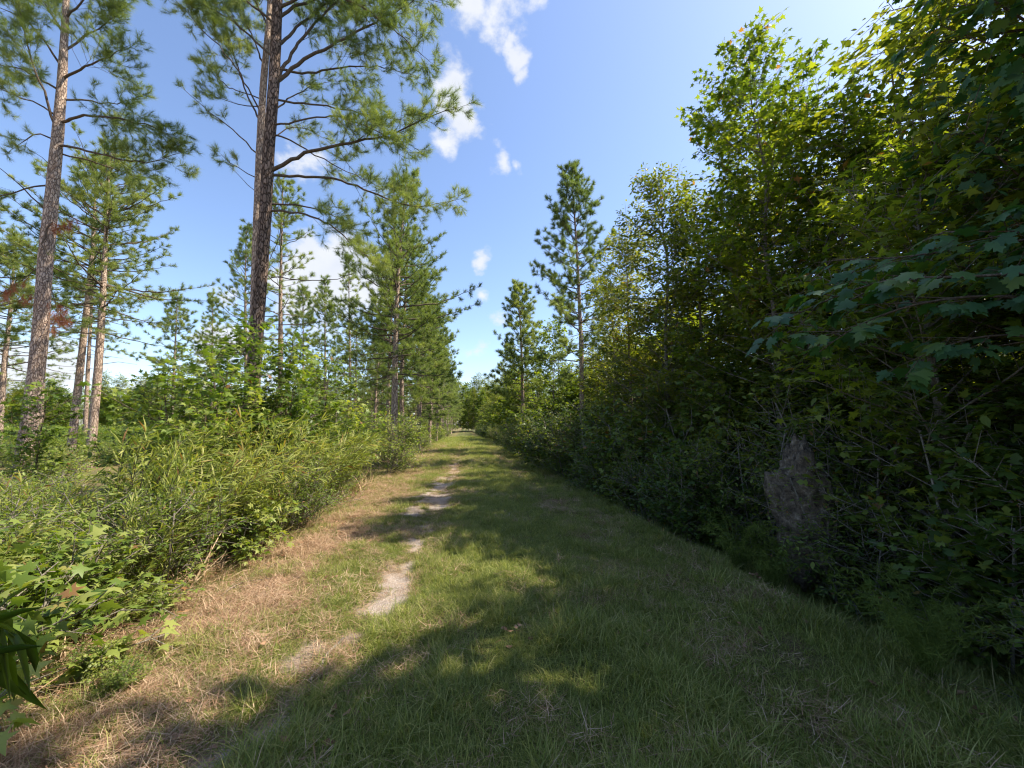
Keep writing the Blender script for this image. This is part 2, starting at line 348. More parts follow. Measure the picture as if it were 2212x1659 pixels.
# ------------------------------------------------------------------ scatter of small growth (what nobody could count)
def strip_blade(V, T, tone, A, p, ang, lean, L, w, segs=3, droop=.5, tn=.5):
    """a curved tapering blade added to the lists"""
    k = len(V); d = np.array([math.cos(ang), math.sin(ang), 0]); s = np.array([-d[1], d[0], 0])
    for i in range(segs + 1):
        t = i / segs; th = lean + droop * t
        q = np.array(p) + (d * math.sin(th) + np.array([0, 0, 1]) * math.cos(th)) * L * t
        if i == segs: V.append(q); A.append(tn)
        else:
            ww = w * (1 - t * .75) * .5; V += [q - s * ww, q + s * ww]; A += [tn, tn]
    for i in range(segs - 1): T += [(k + 2*i, k + 2*i + 1, k + 2*i + 3), (k + 2*i, k + 2*i + 3, k + 2*i + 2)]
    T.append((k + 2*(segs-1), k + 2*segs - 1, k + 2*segs))
def tuft_source(name, seed, n, rad, L, w, mat, lean=(.1, .9), droop=(.2, 1.1), tone=(.2, .8), dry=.0):
    r = random.Random(seed); V, T, A = [], [], []
    for i in range(n):
        a = r.uniform(0, 6.283); q = rad * math.sqrt(r.random())
        tn = r.uniform(*tone) + (.45 if r.random() < dry else 0)
        strip_blade(V, T, None, A, (q * math.cos(a), q * math.sin(a), -.01), r.uniform(0, 6.283), r.uniform(*lean), L * r.uniform(.5, 1.2), w * r.uniform(.7, 1.2), 3, r.uniform(*droop), tn)
    me = make_mesh(name, V, T, None, [mat], A)
    return bpy.data.objects.new(name, me)
def litter_source(name, seed, n, rad, L, w, mat, tone=(0, 1), hz=.03, curve=.3):
    r = random.Random(seed); V, T, A = [], [], []
    for i in range(n):
        a = r.uniform(0, 6.283); q = rad * math.sqrt(r.random())
        strip_blade(V, T, None, A, (q * math.cos(a), q * math.sin(a), r.uniform(0, hz)), r.uniform(0, 6.283), r.uniform(1.25, 1.6), L * r.uniform(.4, 1.3), w * r.uniform(.6, 1.3), 2, r.uniform(-curve, curve), r.uniform(*tone))
    return bpy.data.objects.new(name, make_mesh(name, V, T, None, [mat], A))
def scatter(name, sources, pts, scl, rz, tilt=.12, seed=0, idx=None):
    n = len(pts); rng = np.random.RandomState(seed)
    me = make_mesh(name, pts)
    rot = np.stack([rng.normal(0, tilt, n), rng.normal(0, tilt, n), rz], -1).astype(np.float32)
    a = me.attributes.new('rot', 'FLOAT_VECTOR', 'POINT'); a.data.foreach_set('vector', rot.ravel())
    a = me.attributes.new('scl', 'FLOAT', 'POINT'); a.data.foreach_set('value', np.asarray(scl, np.float32))
    a = me.attributes.new('idx', 'INT', 'POINT'); a.data.foreach_set('value', (rng.randint(0, len(sources), n) if idx is None else idx).astype(np.int32))
    g = bpy.data.node_groups.new(name, 'GeometryNodeTree')
    g.interface.new_socket('Geometry', in_out='INPUT', socket_type='NodeSocketGeometry')
    g.interface.new_socket('Geometry', in_out='OUTPUT', socket_type='NodeSocketGeometry')
    n_, l_ = g.nodes, g.links
    gi, go = n_.new('NodeGroupInput'), n_.new('NodeGroupOutput')
    ip, g2 = n_.new('GeometryNodeInstanceOnPoints'), n_.new('GeometryNodeGeometryToInstance')
    for s in reversed(sources):
        oi = n_.new('GeometryNodeObjectInfo'); oi.inputs['Object'].default_value = s; l_.new(oi.outputs['Geometry'], g2.inputs[0])
    l_.new(gi.outputs[0], ip.inputs['Points']); l_.new(g2.outputs[0], ip.inputs['Instance']); ip.inputs['Pick Instance'].default_value = True
    for dt, nm, sk in (('INT', 'idx', 'Instance Index'), ('FLOAT_VECTOR', 'rot', 'Rotation'), ('FLOAT', 'scl', 'Scale')):
        na = n_.new('GeometryNodeInputNamedAttribute'); na.data_type = dt; na.inputs['Name'].default_value = nm
        out = [o for o in na.outputs if o.enabled and o.name == 'Attribute'][0]; l_.new(out, ip.inputs[sk])
    l_.new(ip.outputs[0], go.inputs[0])
    o = link(name, me, None, 'stuff'); md = o.modifiers.new('scatter', 'NODES'); md.node_group = g
    return o
rng = np.random.RandomState(11)
def candidates(n, x0, x1, y0, y1, power=1.6):
    """more points near y0: density falls with distance"""
    t = rng.rand(n); y = y0 + (y1 - y0) * t ** power; x = x0 + (x1 - x0) * rng.rand(n); return x, y
# lawn
src_g = [tuft_source('grass_tuft', i, 34, .06, .07, .0030, MAT['grass'], (.1, 1.0), (.2, 1.3), (.15, .75), .12) for i in range(6)]
src_g += [tuft_source('tall_grass_tuft', 20 + i, 22, .045, .13, .0036, MAT['grass'], (.1, .7), (.3, 1.4), (.2, .8), .2) for i in range(3)]
X, Y = candidates(290000, -6.5, 6.5, -.5, 60, 2.2)
g = green_mask(X, Y); keep = (rng.rand(len(X)) < g ** 1.1 * (1 - ss(4.2, 6, X)) * (1 - .6 * ss(-3, -4.5, X)))
keep &= np.abs(X) < 2.8 + Y * 1.2
X, Y = X[keep], Y[keep]
cl = fbm(X, Y, 2.2, 41, 3)
sc = (.66 + 1.05 * cl) * (1 + ss(6, 40, Y) * 1.3) * rng.uniform(.75, 1.25, len(X)) * (1 + .35 * ss(2.4, 3.6, X))
idx = np.where(rng.rand(len(X)) < .08 + .5 * ss(.55, .75, cl), 6 + rng.randint(0, 3, len(X)), rng.randint(0, 6, len(X)))
scatter('grass', src_g, np.stack([X, Y, ground_z(X, Y)], -1), sc, rng.rand(len(X)) * 6.283, .12, 1, idx)
# dead grass and pine straw lying flat
src_s = [litter_source('straw_patch', 40 + i, 40, .12, .10, .0025, MAT['straw'], (.15, 1.0)) for i in range(5)]
X, Y = candidates(95000, -8, 7, -.5, 40, 1.9)
s = straw_mask(X, Y); keep = rng.rand(len(X)) < (.015 + s * .8) * (1 - .6 * ss(.3, .9, sand_mask(X, Y)))
keep &= np.abs(X) < 2.8 + Y * 1.2
X, Y = X[keep], Y[keep]
scatter('dry_straw', src_s, np.stack([X, Y, ground_z(X, Y) + .004], -1), rng.uniform(.7, 1.5, len(X)) * (1 + ss(6, 30, Y)), rng.rand(len(X)) * 6.283, .15, 2)
# standing bleached stalks at the left verge and weeds at the right verge
src_w = [tuft_source('dry_tuft', 60 + i, 22, .05, .19, .004, MAT['straw'], (.2, 1.2), (.2, .9), (.3, 1.0)) for i in range(3)]
X, Y = candidates(9000, -5, 5.5, .2, 30, 1.8)
s = straw_mask(X, Y); keep = rng.rand(len(X)) < s * (.16 + .7 * ss(-1.2, -2, X)) * (1 - ss(.2, .5, sand_mask(X, Y)))
X, Y = X[keep], Y[keep]
scatter('dead_grass', src_w, np.stack([X, Y, ground_z(X, Y)], -1), rng.uniform(.5, 1.2, len(X)), rng.rand(len(X)) * 6.283, .2, 3)
lit = []
for i in range(4):
    r_ = random.Random(300 + i); g_V, g_T, g_A = [], [], []
    for k in range(7):
        a = r_.uniform(0, 6.283); q = .16 * math.sqrt(r_.random()); cx_, cy_ = q * math.cos(a), q * math.sin(a); b_ = r_.uniform(0, 6.283); L_ = r_.uniform(.012, .032); w_ = L_ * .55; z_ = r_.uniform(.01, .035); tn = r_.random()
        dx, dy = math.cos(b_), math.sin(b_); k0 = len(g_V)
        g_V += [(cx_ - dx * L_, cy_ - dy * L_, z_ + r_.uniform(0, .015)), (cx_ + dy * w_, cy_ - dx * w_, z_), (cx_ + dx * L_, cy_ + dy * L_, z_ + r_.uniform(0, .015)), (cx_ - dy * w_, cy_ + dx * w_, z_ + .008)]
        g_T += [(k0, k0 + 1, k0 + 2), (k0, k0 + 2, k0 + 3)]; g_A += [tn] * 4
    for k in range(2): strip_blade(g_V, g_T, None, g_A, (r_.uniform(-.1, .1), r_.uniform(-.1, .1), .02), r_.uniform(0, 6.283), 1.5, r_.uniform(.08, .22), .007, 2, r_.uniform(-.15, .15), .25)
    lit.append(bpy.data.objects.new('leaf_litter', make_mesh('leaf_litter', g_V, g_T, None, [MAT['deadleaf']], g_A)))
X, Y = candidates(5200, -5, 6, .1, 25, 1.7)
keep = rng.rand(len(X)) < .02 + .4 * ss(-1, -2.4, X) + .25 * ss(1.8, 3.2, X); X, Y = X[keep], Y[keep]
scatter('leaf_litter', lit, np.stack([X, Y, ground_z(X, Y)], -1), rng.uniform(.6, 1.3, len(X)), rng.rand(len(X)) * 6.283, .1, 5)
X = rng.uniform(-7.5, -2.7, 420); Y = rng.uniform(1.8, 13, 420)
scatter('dry_stems', src_w, np.stack([X, Y, ground_z(X, Y)], -1), rng.uniform(2.2, 4.2, 420), rng.rand(420) * 6.283, .25, 6)
src_v = [tuft_source('weed_tuft', 70 + i, 26, .08, .28, .007, MAT['weed'], (.1, .9), (.3, 1.3), (.1, .6), .2) for i in range(4)]
X, Y = candidates(15000, -6, 8, .3, 60, 1.7)
keep = rng.rand(len(X)) < np.maximum(ss(2.5, 3.3, X + (fbm(X, Y, .9, 51, 3) - .5) * 2.6) * .9, ss(-2.2, -3.4, X) * .35)
X, Y = X[keep], Y[keep]
scatter('weeds', src_v, np.stack([X, Y, ground_z(X, Y)], -1), rng.uniform(.5, 1.25, len(X)), rng.rand(len(X)) * 6.283, .2, 4)
#@@PLANTS
# ------------------------------------------------------------------ leaf and needle shapes (unit length, along +Y, normal +Z)
def fan(rim, mid=(0, .42, .03)):
    V = [mid] + list(rim); n = len(rim)
    T = [(0, i + 1, i + 2) for i in range(n - 1)]
    return np.array(V, float), np.array(T)
def sym(half):                                  # half outline from the stalk to the tip, mirrored
    return half + [(-x, y, z) for (x, y, z) in reversed(half[:-1])]
L_STAR = fan(sym([(0, 0, 0), (.14, .10, .0), (.42, -.06, -.05), (.22, .28, .02), (.56, .46, -.07), (.18, .52, .02), (0, 1.02, -.12)]), (0, .3, .05))
L_STAR_LO = fan([(0, 0, 0), (.5, .12, -.05), (.18, .36, .02), (.42, .62, -.05), (0, 1, -.08), (-.42, .62, -.05), (-.18, .36, .02), (-.5, .12, -.05), (0, 0, 0)], (0, .3, .05))
L_OVAL = fan(sym([(0, 0, 0), (.17, .25, .05), (.2, .55, .05), (0, 1, -.06)]), (0, .45, -.02))
L_OVAL_LO = (np.array([(0, 0, 0), (.23, .45, .06), (0, 1, -.05), (-.23, .45, .06)], float), np.array([(0, 1, 2), (0, 2, 3)]))
L_MAPLE = fan(sym([(0, 0, 0), (.12, .02, .0), (.30, -.12, -.03), (.34, .06, -.02), (.50, .10, -.05), (.40, .22, -.02), (.62, .42, -.08), (.46, .46, -.04), (.42, .60, -.06), (.20, .50, .01), (.28, .76, -.05), (.12, .80, -.05), (0, 1.05, -.12)]), (0, .3, .05))
L_LONG = (np.array([(0, 0, 0), (.045, .3, .02), (-.045, .3, .02), (.05, .6, -.02), (-.05, .6, -.02), (0, 1, -.16)], float),
          np.array([(0, 1, 2), (1, 3, 4), (1, 4, 2), (3, 5, 4)]))
def tuft_template(seed, n, w, spread=(25, 80), back=.45):
    r = random.Random(seed); V, T = [], []
    for i in range(n):
        a = r.uniform(0, 6.283); e = R(r.uniform(*spread)); y0 = -back * r.random()
        if i < n * .2: e *= .4
        d = np.array([math.cos(a) * math.sin(e), math.cos(e), math.sin(a) * math.sin(e)]); s = unit(np.cross(d, [r.gauss(0, 1), r.gauss(0, 1), r.gauss(0, 1)]))
        L = r.uniform(.7, 1.05); k = len(V); p = np.array([0, y0, 0])
        V += [p - s * w / 2, p + s * w / 2, p + d * L]; T.append((k, k + 1, k + 2))
    return np.array(V), np.array(T)
TUFT_NEAR = [tuft_template(i, 40, .024, (15, 80), .8) for i in range(4)]
TUFT_MID = [tuft_template(10 + i, 30, .055, (20, 85), .7) for i in range(3)]
TUFT_FAR = [tuft_template(20 + i, 18, .10, (20, 85), .7) for i in range(3)]

# ------------------------------------------------------------------ pines
class Pine:
    def __init__(s, rng, detail):
        s.rng = rng; s.wood = Geo(); s.tp = []; s.td = []; s.tdead = []; s.detail = detail; s.s0, s.s1, s.sr = [], [], []
    def tuft(s, p, d): s.tp.append(p); s.td.append(d)
    def twig(s, p, d, L, r, lvl=0):
        rng = s.rng; d = unit(d); up = np.array([0, 0, 1.])
        q1 = p + d * L * .5; d2 = unit(d + up * .18 + rng.normal(0, .2, 3)); q2 = q1 + d2 * L * .5
        s.s0 += [p, q1]; s.s1 += [q1, q2]; s.sr += [(r, r * .7), (r * .7, r * .4)]
        s.tuft(q2, unit(d2 + up * .15))
        if s.detail >= 1 and L > .16: s.tuft(q1 + (q2 - q1) * .35, d2)
        if lvl == 1 and s.detail >= 2 and L > .3:
            for k in range(2):
                t = rng.uniform(.3, .9); s.twig(p + d * L * t, d * .7 + unit(rng.normal(0, 1, 3)) * .7, L * .45, r * .5, 2)
        if lvl == 0 and L > .22:
            for k in range(2 if s.detail < 2 else 4):
                t = rng.uniform(.35, .95); o = p + d * L * t if t < .5 else q1 + d2 * L * (t - .5)
                sd = unit(np.cross(d, rng.normal(0, 1, 3)))
                s.twig(o, d * .7 + sd * .8 + up * .15, L * rng.uniform(.4, .65), r * .6, 1)
    def branch(s, pts, r0, r1=.006, start=.3, twig=.55, dens=5.5, bare=0., flat=.5, sides=6):
        rng = s.rng; pts, L = resample(pts, .22)
        n = len(pts); w = np.zeros((n, 3)); w[1:-1] = rng.normal(0, .018, (n - 2, 3)); pts = pts + w
        s.wood.tube(pts, np.linspace(r0, r1, n), sides)
        m = int(dens * L * (1 - start)); side = 1
        for k in range(m):
            if rng.rand() < bare: continue
            t = start + (1 - start) * (k + rng.rand()) / m; f = t * (n - 1); i = min(int(f), n - 2)
            p = pts[i] + (pts[i + 1] - pts[i]) * (f - i); d = unit(pts[i + 1] - pts[i]); side = -side
            h = unit(np.cross(d, [0, 0, 1])) * side; v = np.array([0, 0, 1.])
            a = R(rng.uniform(30, 65)); o = unit(h * flat + v * rng.normal(.1, .55) + rng.normal(0, .15, 3))
            s.twig(p, d * math.cos(a) + o * math.sin(a), twig * (1.05 - .55 * t) * rng.uniform(.55, 1.2), max(.0035, r0 * .22 * (1 - t * .6)))
        s.twig(pts[-1], pts[-1] - pts[-2], twig * .45, r1 * .8)
    def finish(s, root, trunk, tr_r, mats, tl, needle, name='crown', sides=14, dead=()):
        rng = s.rng; up = np.array([0, 0, 1.])
        g = Geo(); tp, L = resample(trunk, .3); n = len(tp)
        rr = np.interp(np.linspace(0, 1, n), np.linspace(0, 1, len(tr_r)), tr_r)
        rr = rr * (1 + .35 * np.exp(-(tp[:, 2] - tp[0, 2]) / .35))
        g.tube(tp, rr, sides, .5, .07 if sides > 8 else 0, rng)
        link('trunk', g.mesh('pine_trunk', [mats[0]], True), root)
        if s.s0:
            sr = np.array(s.sr); s.wood.sticks(np.array(s.s0), np.array(s.s1), sr[:, 0], sr[:, 1])
        link('branches', s.wood.mesh('pine_branches', [mats[1]]), root, 'stuff')
        def fol(tp_, td_, mat, nm):
            tp_ = np.array(tp_); td_ = np.array(td_); k = len(tp_); f = Geo(); which = rng.randint(0, len(tl), k)
            cl = fbm(tp_[:, 0] + tp_[:, 2] * .7, tp_[:, 1] - tp_[:, 2] * .5, .9, 3, 2)
            tone = np.clip((cl - .5) * .9 + .5 + rng.normal(0, .16, k), 0, 1)
            M = frames(td_, rng.normal(0, 1, (k, 3))) * (needle * rng.uniform(.8, 1.15, k))[:, None, None]
            for w in range(len(tl)):
                q = which == w
                if q.any(): f.inst(tl[w], tp_[q], M[q], tone[q])
            return link(nm, f.mesh('pine_needles', [mat]), root, 'stuff')
        fol(s.tp, s.td, mats[2], 'needle_foliage')
        if dead: fol([d[0] for d in dead], [d[1] for d in dead], MAT['needle_dead'], 'dead_needles')['label'] = 'rust red dead needles hanging low in the tree'
def pine_generic(root, H, base, rad, seed, detail, tl, needle, trunk=None, r=.15, mats=None, dens=4.5, wh=.5, low_dead=0, shape=.8, side_bias=None, bright=1):
    rng = np.random.RandomState(seed); s = Pine(rng, detail)
    if trunk is None:
        lean = rng.normal(0, .02, 2); zz = np.linspace(0, H, 9)
        trunk = np.stack([lean[0] * zz + .08 * np.sin(zz * .5 + seed), lean[1] * zz + .08 * np.cos(zz * .43 + seed), zz], -1); trunk[:, :2] -= trunk[0, :2]
    trunk = np.asarray(trunk, float); z0 = trunk[0, 2]; H = trunk[-1, 2] - z0
    at = lambda z: np.array([np.interp(z, trunk[:, 2], trunk[:, k]) for k in range(3)])
    z = z0 + H * base; az = rng.uniform(0, 6.283)
    while z < z0 + H - .25:
        t = (z - z0 - H * base) / (H * (1 - base))
        prof = rad * (min(1, .55 + t * 1.8) if t < .25 else 1) * (1 - t) ** shape + .22
        k = rng.randint(3, 6) if detail else rng.randint(3, 5)
        for j in range(k):
            az += 6.283 / k + rng.normal(0, .35)
            L = prof * rng.uniform(.45, 1.25)
            if side_bias is not None: L *= 1 + side_bias[1] * math.cos(az - side_bias[0])
            e = R(np.interp(t, [0, .35, .7, 1], [-4, 14, 34, 62]) + rng.normal(0, 8))
            d = np.array([math.cos(az) * math.cos(e), math.sin(az) * math.cos(e), math.sin(e)])
            p = at(z + rng.uniform(-.1, .1)); m = p + d * L * .5; q = m + unit(d + np.array([0, 0, .35 if t > .15 else .1])) * L * .5
            s.branch([p, m, q], max(.009, .011 * L + .005), .006, .3 if L > .8 else .1, .5 if detail else .6, dens * (1 if detail else .75), .0 if t > .12 else .35, .8, 5 if detail else 4)
        z += wh * rng.uniform(.45, 1.45) * (1 - .35 * t)
    s.twig(trunk[-1] - [0, 0, .2], np.array([0, 0, 1.]), .5, .01)
    dead = []
    for i in range(low_dead):
        zz = z0 + H * base - rng.uniform(-.3, 3); a = rng.uniform(0, 6.283); p = at(zz); L = rng.uniform(.3, 1.5)
        s.wood.tube([p, p + [math.cos(a) * L * .5, math.sin(a) * L * .5, .1 * L], p + [math.cos(a) * L, math.sin(a) * L, .05]], [.014, .01, .004], 4)
    rr = [r, r * .93, r * .8, r * .6, r * .35, .02]
    s.finish(root, trunk, rr, mats or (MAT['bark'], MAT['twig'], MAT['needle']), tl, needle, sides=14 if detail else 8)
    return s

# ---- the big pine by the track and its twin, drawn limb by limb
PY = 11.2
def poly(pts, Y0, Y1=None):
    Y1 = Y0 if Y1 is None else Y1
    return [P(u, v, Y0 + (Y1 - Y0) * i / max(1, len(pts) - 1)) for i, (u, v) in enumerate(pts)]
root = thing('pine_tree', 'tallest dark trunked pine beside the track, its long limbs reaching over the grass', 'pine tree')
b = P(530, 1046, PY); b[2] = gz(b[0], b[1]) - .1
tr = [b] + poly([(541, 930), (556, 700), (573, 470), (580, 330), (592, 180), (600, 0), (604, -200), (608, -420), (612, -700)], PY)
s = Pine(np.random.RandomState(1), 2)
HERO = [  # (pixel line, Y at root, Y at tip, radius, start, density, twig)
 ([(583,370),(625,345),(680,322),(745,312),(800,300),(860,287),(915,255),(955,243),(992,232)], 11.2, 10.6, .062, .34, 7, .8),
 ([(586,378),(640,382),(700,382),(760,398),(810,417),(860,440),(905,448),(950,440),(985,432)], 11.2, 12.2, .045, .40, 7, .8),
 ([(580,455),(620,455),(660,462),(710,482),(750,520),(785,552),(815,560)], 11.2, 10.4, .036, .36, 8, .7),
 ([(580,440),(612,438),(650,446),(690,452),(730,470),(770,498)], 11.2, 11.9, .03, .45, 7, .65),
 ([(594,180),(625,150),(670,122),(715,100),(760,75),(810,50),(850,28),(890,5),(930,-25)], 11.2, 10.8, .055, .30, 7, .85),
 ([(594,190),(615,140),(650,85),(690,40),(730,0),(770,-40),(810,-90)], 11.2, 11.8, .05, .30, 7, .85),
 ([(598,100),(640,60),(690,20),(740,-20),(790,-60)], 11.2, 12.3, .045, .25, 7, .85),
 ([(596,215),(640,222),(690,228),(740,238),(800,250),(850,255),(890,262)], 11.2, 12.4, .035, .3, 7, .8),
 ([(588,290),(625,300),(665,328),(700,345),(735,362),(770,380),(800,395)], 11.2, 12, .026, .4, 6, .7),
 ([(590,270),(630,265),(690,250),(730,250),(770,268),(820,283),(850,300),(880,320)], 11.2, 10.2, .03, .35, 7, .75),
 ([(596,130),(560,95),(520,60),(480,30),(440,10),(405,-15)], 11.2, 11.5, .035, .3, 6.5, .7),
 ([(598,60),(570,30),(530,0),(490,-30),(450,-60)], 11.2, 10.6, .035, .25, 6.5, .75),
 ([(600,40),(640,10),(690,-5),(760,-20),(830,-20),(900,-10),(950,5)], 11.2, 11.8, .045, .3, 7, .85),
 ([(600,20),(660,-10),(720,-10),(780,10),(830,50),(870,80),(900,110),(925,130)], 11.2, 10.5, .045, .3, 7, .85),
 ([(596,150),(650,160),(720,150),(790,140),(850,150),(900,165)], 11.2, 12.6, .04, .3, 7, .8),
 ([(585,600),(640,603),(690,608),(735,600),(765,590)], 11.2, 11.0, .016, .97, 0, .1),
 ([(583,560),(600,520),(606,490)], 11.2, 11.0, .01, .9, 0, .1),
]
for px, y0, y1, r0, st, dn, tw in HERO: s.branch(poly(px, y0, y1), r0, .007, st, tw * 1.35, dn * 1.1)
for i in range(46):                         # the crown above the picture
    rng_ = s.rng; t = rng_.rand(); z = np.interp(t, [0, 1], [14.5, 20.5]); az = rng_.uniform(0, 6.283); L = (1 - t * .8) * 3.4 * rng_.uniform(.6, 1.1); e = R(rng_.uniform(5, 30) + t * 25)
    p = np.array([np.interp(z, [q[2] for q in tr], [q[k] for q in tr]) for k in range(3)]); d = np.array([math.cos(az) * math.cos(e), math.sin(az) * math.cos(e), math.sin(e)])
    s.branch([p, p + d * L * .5, p + d * L + [0, 0, .1 * L]], .012 + .012 * L, .006, .3, .6, 3.5)
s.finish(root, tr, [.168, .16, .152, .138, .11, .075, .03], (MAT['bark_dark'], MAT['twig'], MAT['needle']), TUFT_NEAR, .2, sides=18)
root = thing('pine_tree', 'slimmer twin pine close against the left of the tallest dark trunk', 'pine tree')
PY2 = 11.9
b = P(532, 1020, PY2); b[2] = gz(b[0], b[1]) - .1
tr = [b] + poly([(537, 900), (549, 700), (556, 470), (561, 330), (569, 180), (580, 60), (588, -60), (596, -200), (600, -420)], PY2)
s = Pine(np.random.RandomState(2), 2)
for px, y0, y1, r0, st, dn, tw in [
 ([(557,333),(530,305),(500,278),(468,255),(440,228),(415,208),(396,192)], 11.9, 11.5, .022, .35, 4.5, .4),
 ([(562,262),(540,225),(519,165),(505,120),(485,65),(455,30),(410,0)], 11.9, 12.4, .03, .35, 8, .65),
 ([(562,240),(535,190),(500,130),(470,95),(430,60),(400,20),(370,-10)], 11.9, 11.2, .028, .35, 8, .65),
 ([(556,385),(530,372),(505,360),(488,345),(476,332)], 11.9, 11.6, .016, .45, 9, .4),
 ([(556,420),(530,395),(505,365),(492,355)], 11.9, 12.2, .01, .8, 3, .2),
 ([(573,150),(550,90),(530,40),(505,0),(480,-30)], 11.9, 12.6, .03, .3, 8, .65),
 ([(566,215),(530,200),(495,190),(460,160),(440,140)], 11.9, 12.8, .02, .4, 7, .55),
 ([(566,230),(540,235),(510,222),(480,215),(455,205)], 11.9, 11.3, .018, .45, 7, .5),
 ([(566,250),(600,235),(640,200),(690,180),(730,175)], 11.9, 12.9, .03, .4, 7, .7),
 ([(560,310),(600,290),(640,270),(680,285),(700,300)], 11.9, 13.1, .024, .4, 7, .6),
 ([(580,60),(560,20),(540,-20),(500,-60)], 11.9, 12.4, .03, .3, 8, .65)]:
    s.branch(poly(px, y0, y1), r0, .005, st, tw * 1.35, dn * 1.0)
s.finish(root, tr, [.125, .12, .11, .1, .08, .05, .02], (MAT['bark'], MAT['twig'], MAT['needle']), TUFT_NEAR, .19, sides=16)

# ---- left foreground pine with rusty dead needles
AY = 12.9
root = thing('pine_tree', 'thick flaky barked pine near the left edge with rusty dead needle clusters', 'pine tree')
b = P(38, 1062, AY); b[2] = gz(b[0], b[1]) - .15
tr = [b] + poly([(62, 930), (86, 740), (98, 560), (108, 470), (124, 300), (134, 180), (140, 60), (146, -60), (150, -200)], AY)
s = Pine(np.random.RandomState(3), 2)
for px, y0, y1, r0, st, dn, tw in [
 ([(130,265),(150,258),(190,248),(235,252),(290,262),(335,275),(375,300)], 12.9, 12.2, .045, .3, 9, .8),
 ([(126,315),(160,316),(210,330),(260,345),(310,352),(350,345),(392,330)], 12.9, 12.6, .04, .35, 9, .8),
 ([(126,330),(160,340),(210,350),(260,372),(300,380)], 12.9, 13.8, .03, .4, 8, .7),
 ([(134,215),(170,214),(220,222),(262,225),(300,210)], 12.9, 13.6, .035, .3, 9, .75),
 ([(136,170),(170,150),(210,135),(245,120),(275,100)], 12.9, 12.2, .04, .25, 10, .8),
 ([(138,110),(175,85),(210,60),(245,40),(262,20)], 12.9, 13.5, .035, .25, 10, .75),
 ([(142,40),(175,10),(205,-20),(235,-40)], 12.9, 12.5, .035, .2, 10, .75),
 ([(126,300),(108,240),(88,180),(62,110),(46,40),(40,0)], 12.9, 12.0, .04, .35, 8, .8),
 ([(132,200),(105,180),(70,160),(40,148),(0,140),(-40,140)], 12.9, 13.6, .035, .3, 9, .8),
 ([(130,260),(100,230),(60,215),(20,200),(-30,180)], 12.9, 12.2, .03, .35, 8, .75),
 ([(124,310),(105,290),(82,285),(62,292),(40,310),(30,320)], 12.9, 12.4, .028, .45, 8, .5),
 ([(112,400),(85,395),(60,405),(30,415),(0,425),(-50,440)], 12.9, 12.4, .03, .5, 7, .6),
 ([(102,462),(80,435),(50,405),(20,375),(-20,350)], 12.9, 12.0, .024, .75, 5, .4),
 ([(136,150),(110,110),(80,60),(40,30),(0,20),(-40,0)], 12.9, 12.3, .035, .3, 9, .8),
 ([(140,80),(120,40),(90,0),(50,-30)], 12.9, 13.4, .035, .25, 10, .8),
 ([(146,-50),(180,-70),(230,-60),(265,-40)], 12.9, 12.6, .035, .25, 9, .8),
 ([(146,-60),(110,-80),(50,-90)], 12.9, 12.6, .035, .25, 9, .8),
 ([(148,-120),(160,-200),(170,-260)], 12.9, 12.6, .035, .25, 9, .8),
 ([(146,0),(170,-50),(200,-90)], 12.9, 14, .03, .25, 9, .8), ([(120,380),(100,340),(75,330)], 12.9, 12.8, .014, .9, 1, .2),
 ([(112,480),(98,500),(90,530),(96,560),(112,548)], 12.7, 12.6, .025, .99, 0, .1)]:
    s.branch(poly(px, y0, y1), r0, .006, st, tw * 1.35, dn * 1.0)
dead = []
dr = np.random.RandomState(8)
for (u, v, k, sp) in [(125, 680, 24, 24), (135, 700, 14, 18), (30, 630, 16, 28), (10, 640, 10, 20), (150, 490, 16, 16), (60, 650, 8, 14), (118, 718, 6, 8), (120, 495, 12, 14)]:
    c = P(u, v, 12.5)
    for i in range(k):
        q = P(u + dr.normal(0, sp * .5), v + dr.normal(0, sp * .4), 12.5 + dr.normal(0, .25)); dead.append((q, np.array([dr.normal(0, .4), dr.normal(0, .4), -1.])))
for px in [[(105,500),(135,492),(160,488)], [(100,590),(112,630),(126,672),(130,700)], [(98,560),(60,600),(25,622),(0,635)], [(126,672),(140,690),(150,705)]]:
    s.wood.tube(resample(poly(px, 12.9, 12.5), .3)[0], .012, 4)
s.finish(root, tr, [.18, .175, .168, .155, .135, .1, .065, .03], (MAT['bark'], MAT['twig'], MAT['needle']), TUFT_NEAR, .2, sides=18, dead=dead)

# ---- other pines drawn one by one
def pine_at(u_base, Yb, tops, label, base, rad, seed, r, detail=1, tl=None, needle=.2, low_dead=6, group=None, bias=None, dens=4.5, wh=.5, shape=.8, mats=None):
    root = thing('pine_tree', label, 'pine tree', group=group)
    b = P(u_base, 921, Yb); b[2] = gz(b[0], b[1]) - .1
    tr = [b] + poly(tops, Yb)
    pine_generic(root, 0, base, rad, seed, detail, tl or (TUFT_MID if detail else TUFT_FAR), needle, trunk=tr, r=r, low_dead=low_dead, side_bias=bias, dens=dens, wh=wh, shape=shape, mats=mats or (MAT['bark'], MAT['twig'], MAT['needle'] if detail else MAT['needle_far']))
pine_at(203, 18.7, [(212, 800), (222, 650), (230, 480), (236, 380), (240, 330)], 'slender straight pinkish pine, rightmost of the three slim left trunks', .42, 3.9, 11, .16, dens=5, wh=.42, shape=.55)
pine_at(160, 20.5, [(166, 860), (185, 690), (200, 540), (205, 430), (208, 350)], 'slim pine leaning right, just right of the thick flaky pine', .5, 3.2, 12, .155, shape=.6)
pine_at(188, 28, [(190, 800), (198, 660), (204, 560), (208, 480)], 'thinnest of the three slim pine trunks behind the thick flaky pine', .45, 2.6, 13, .12, 1)
pine_at(4, 24, [(10, 780), (20, 690), (26, 640), (30, 560), (32, 500)], 'pale distant pine at the far left edge of the clearing', .35, 3.2, 14, .14, 1)
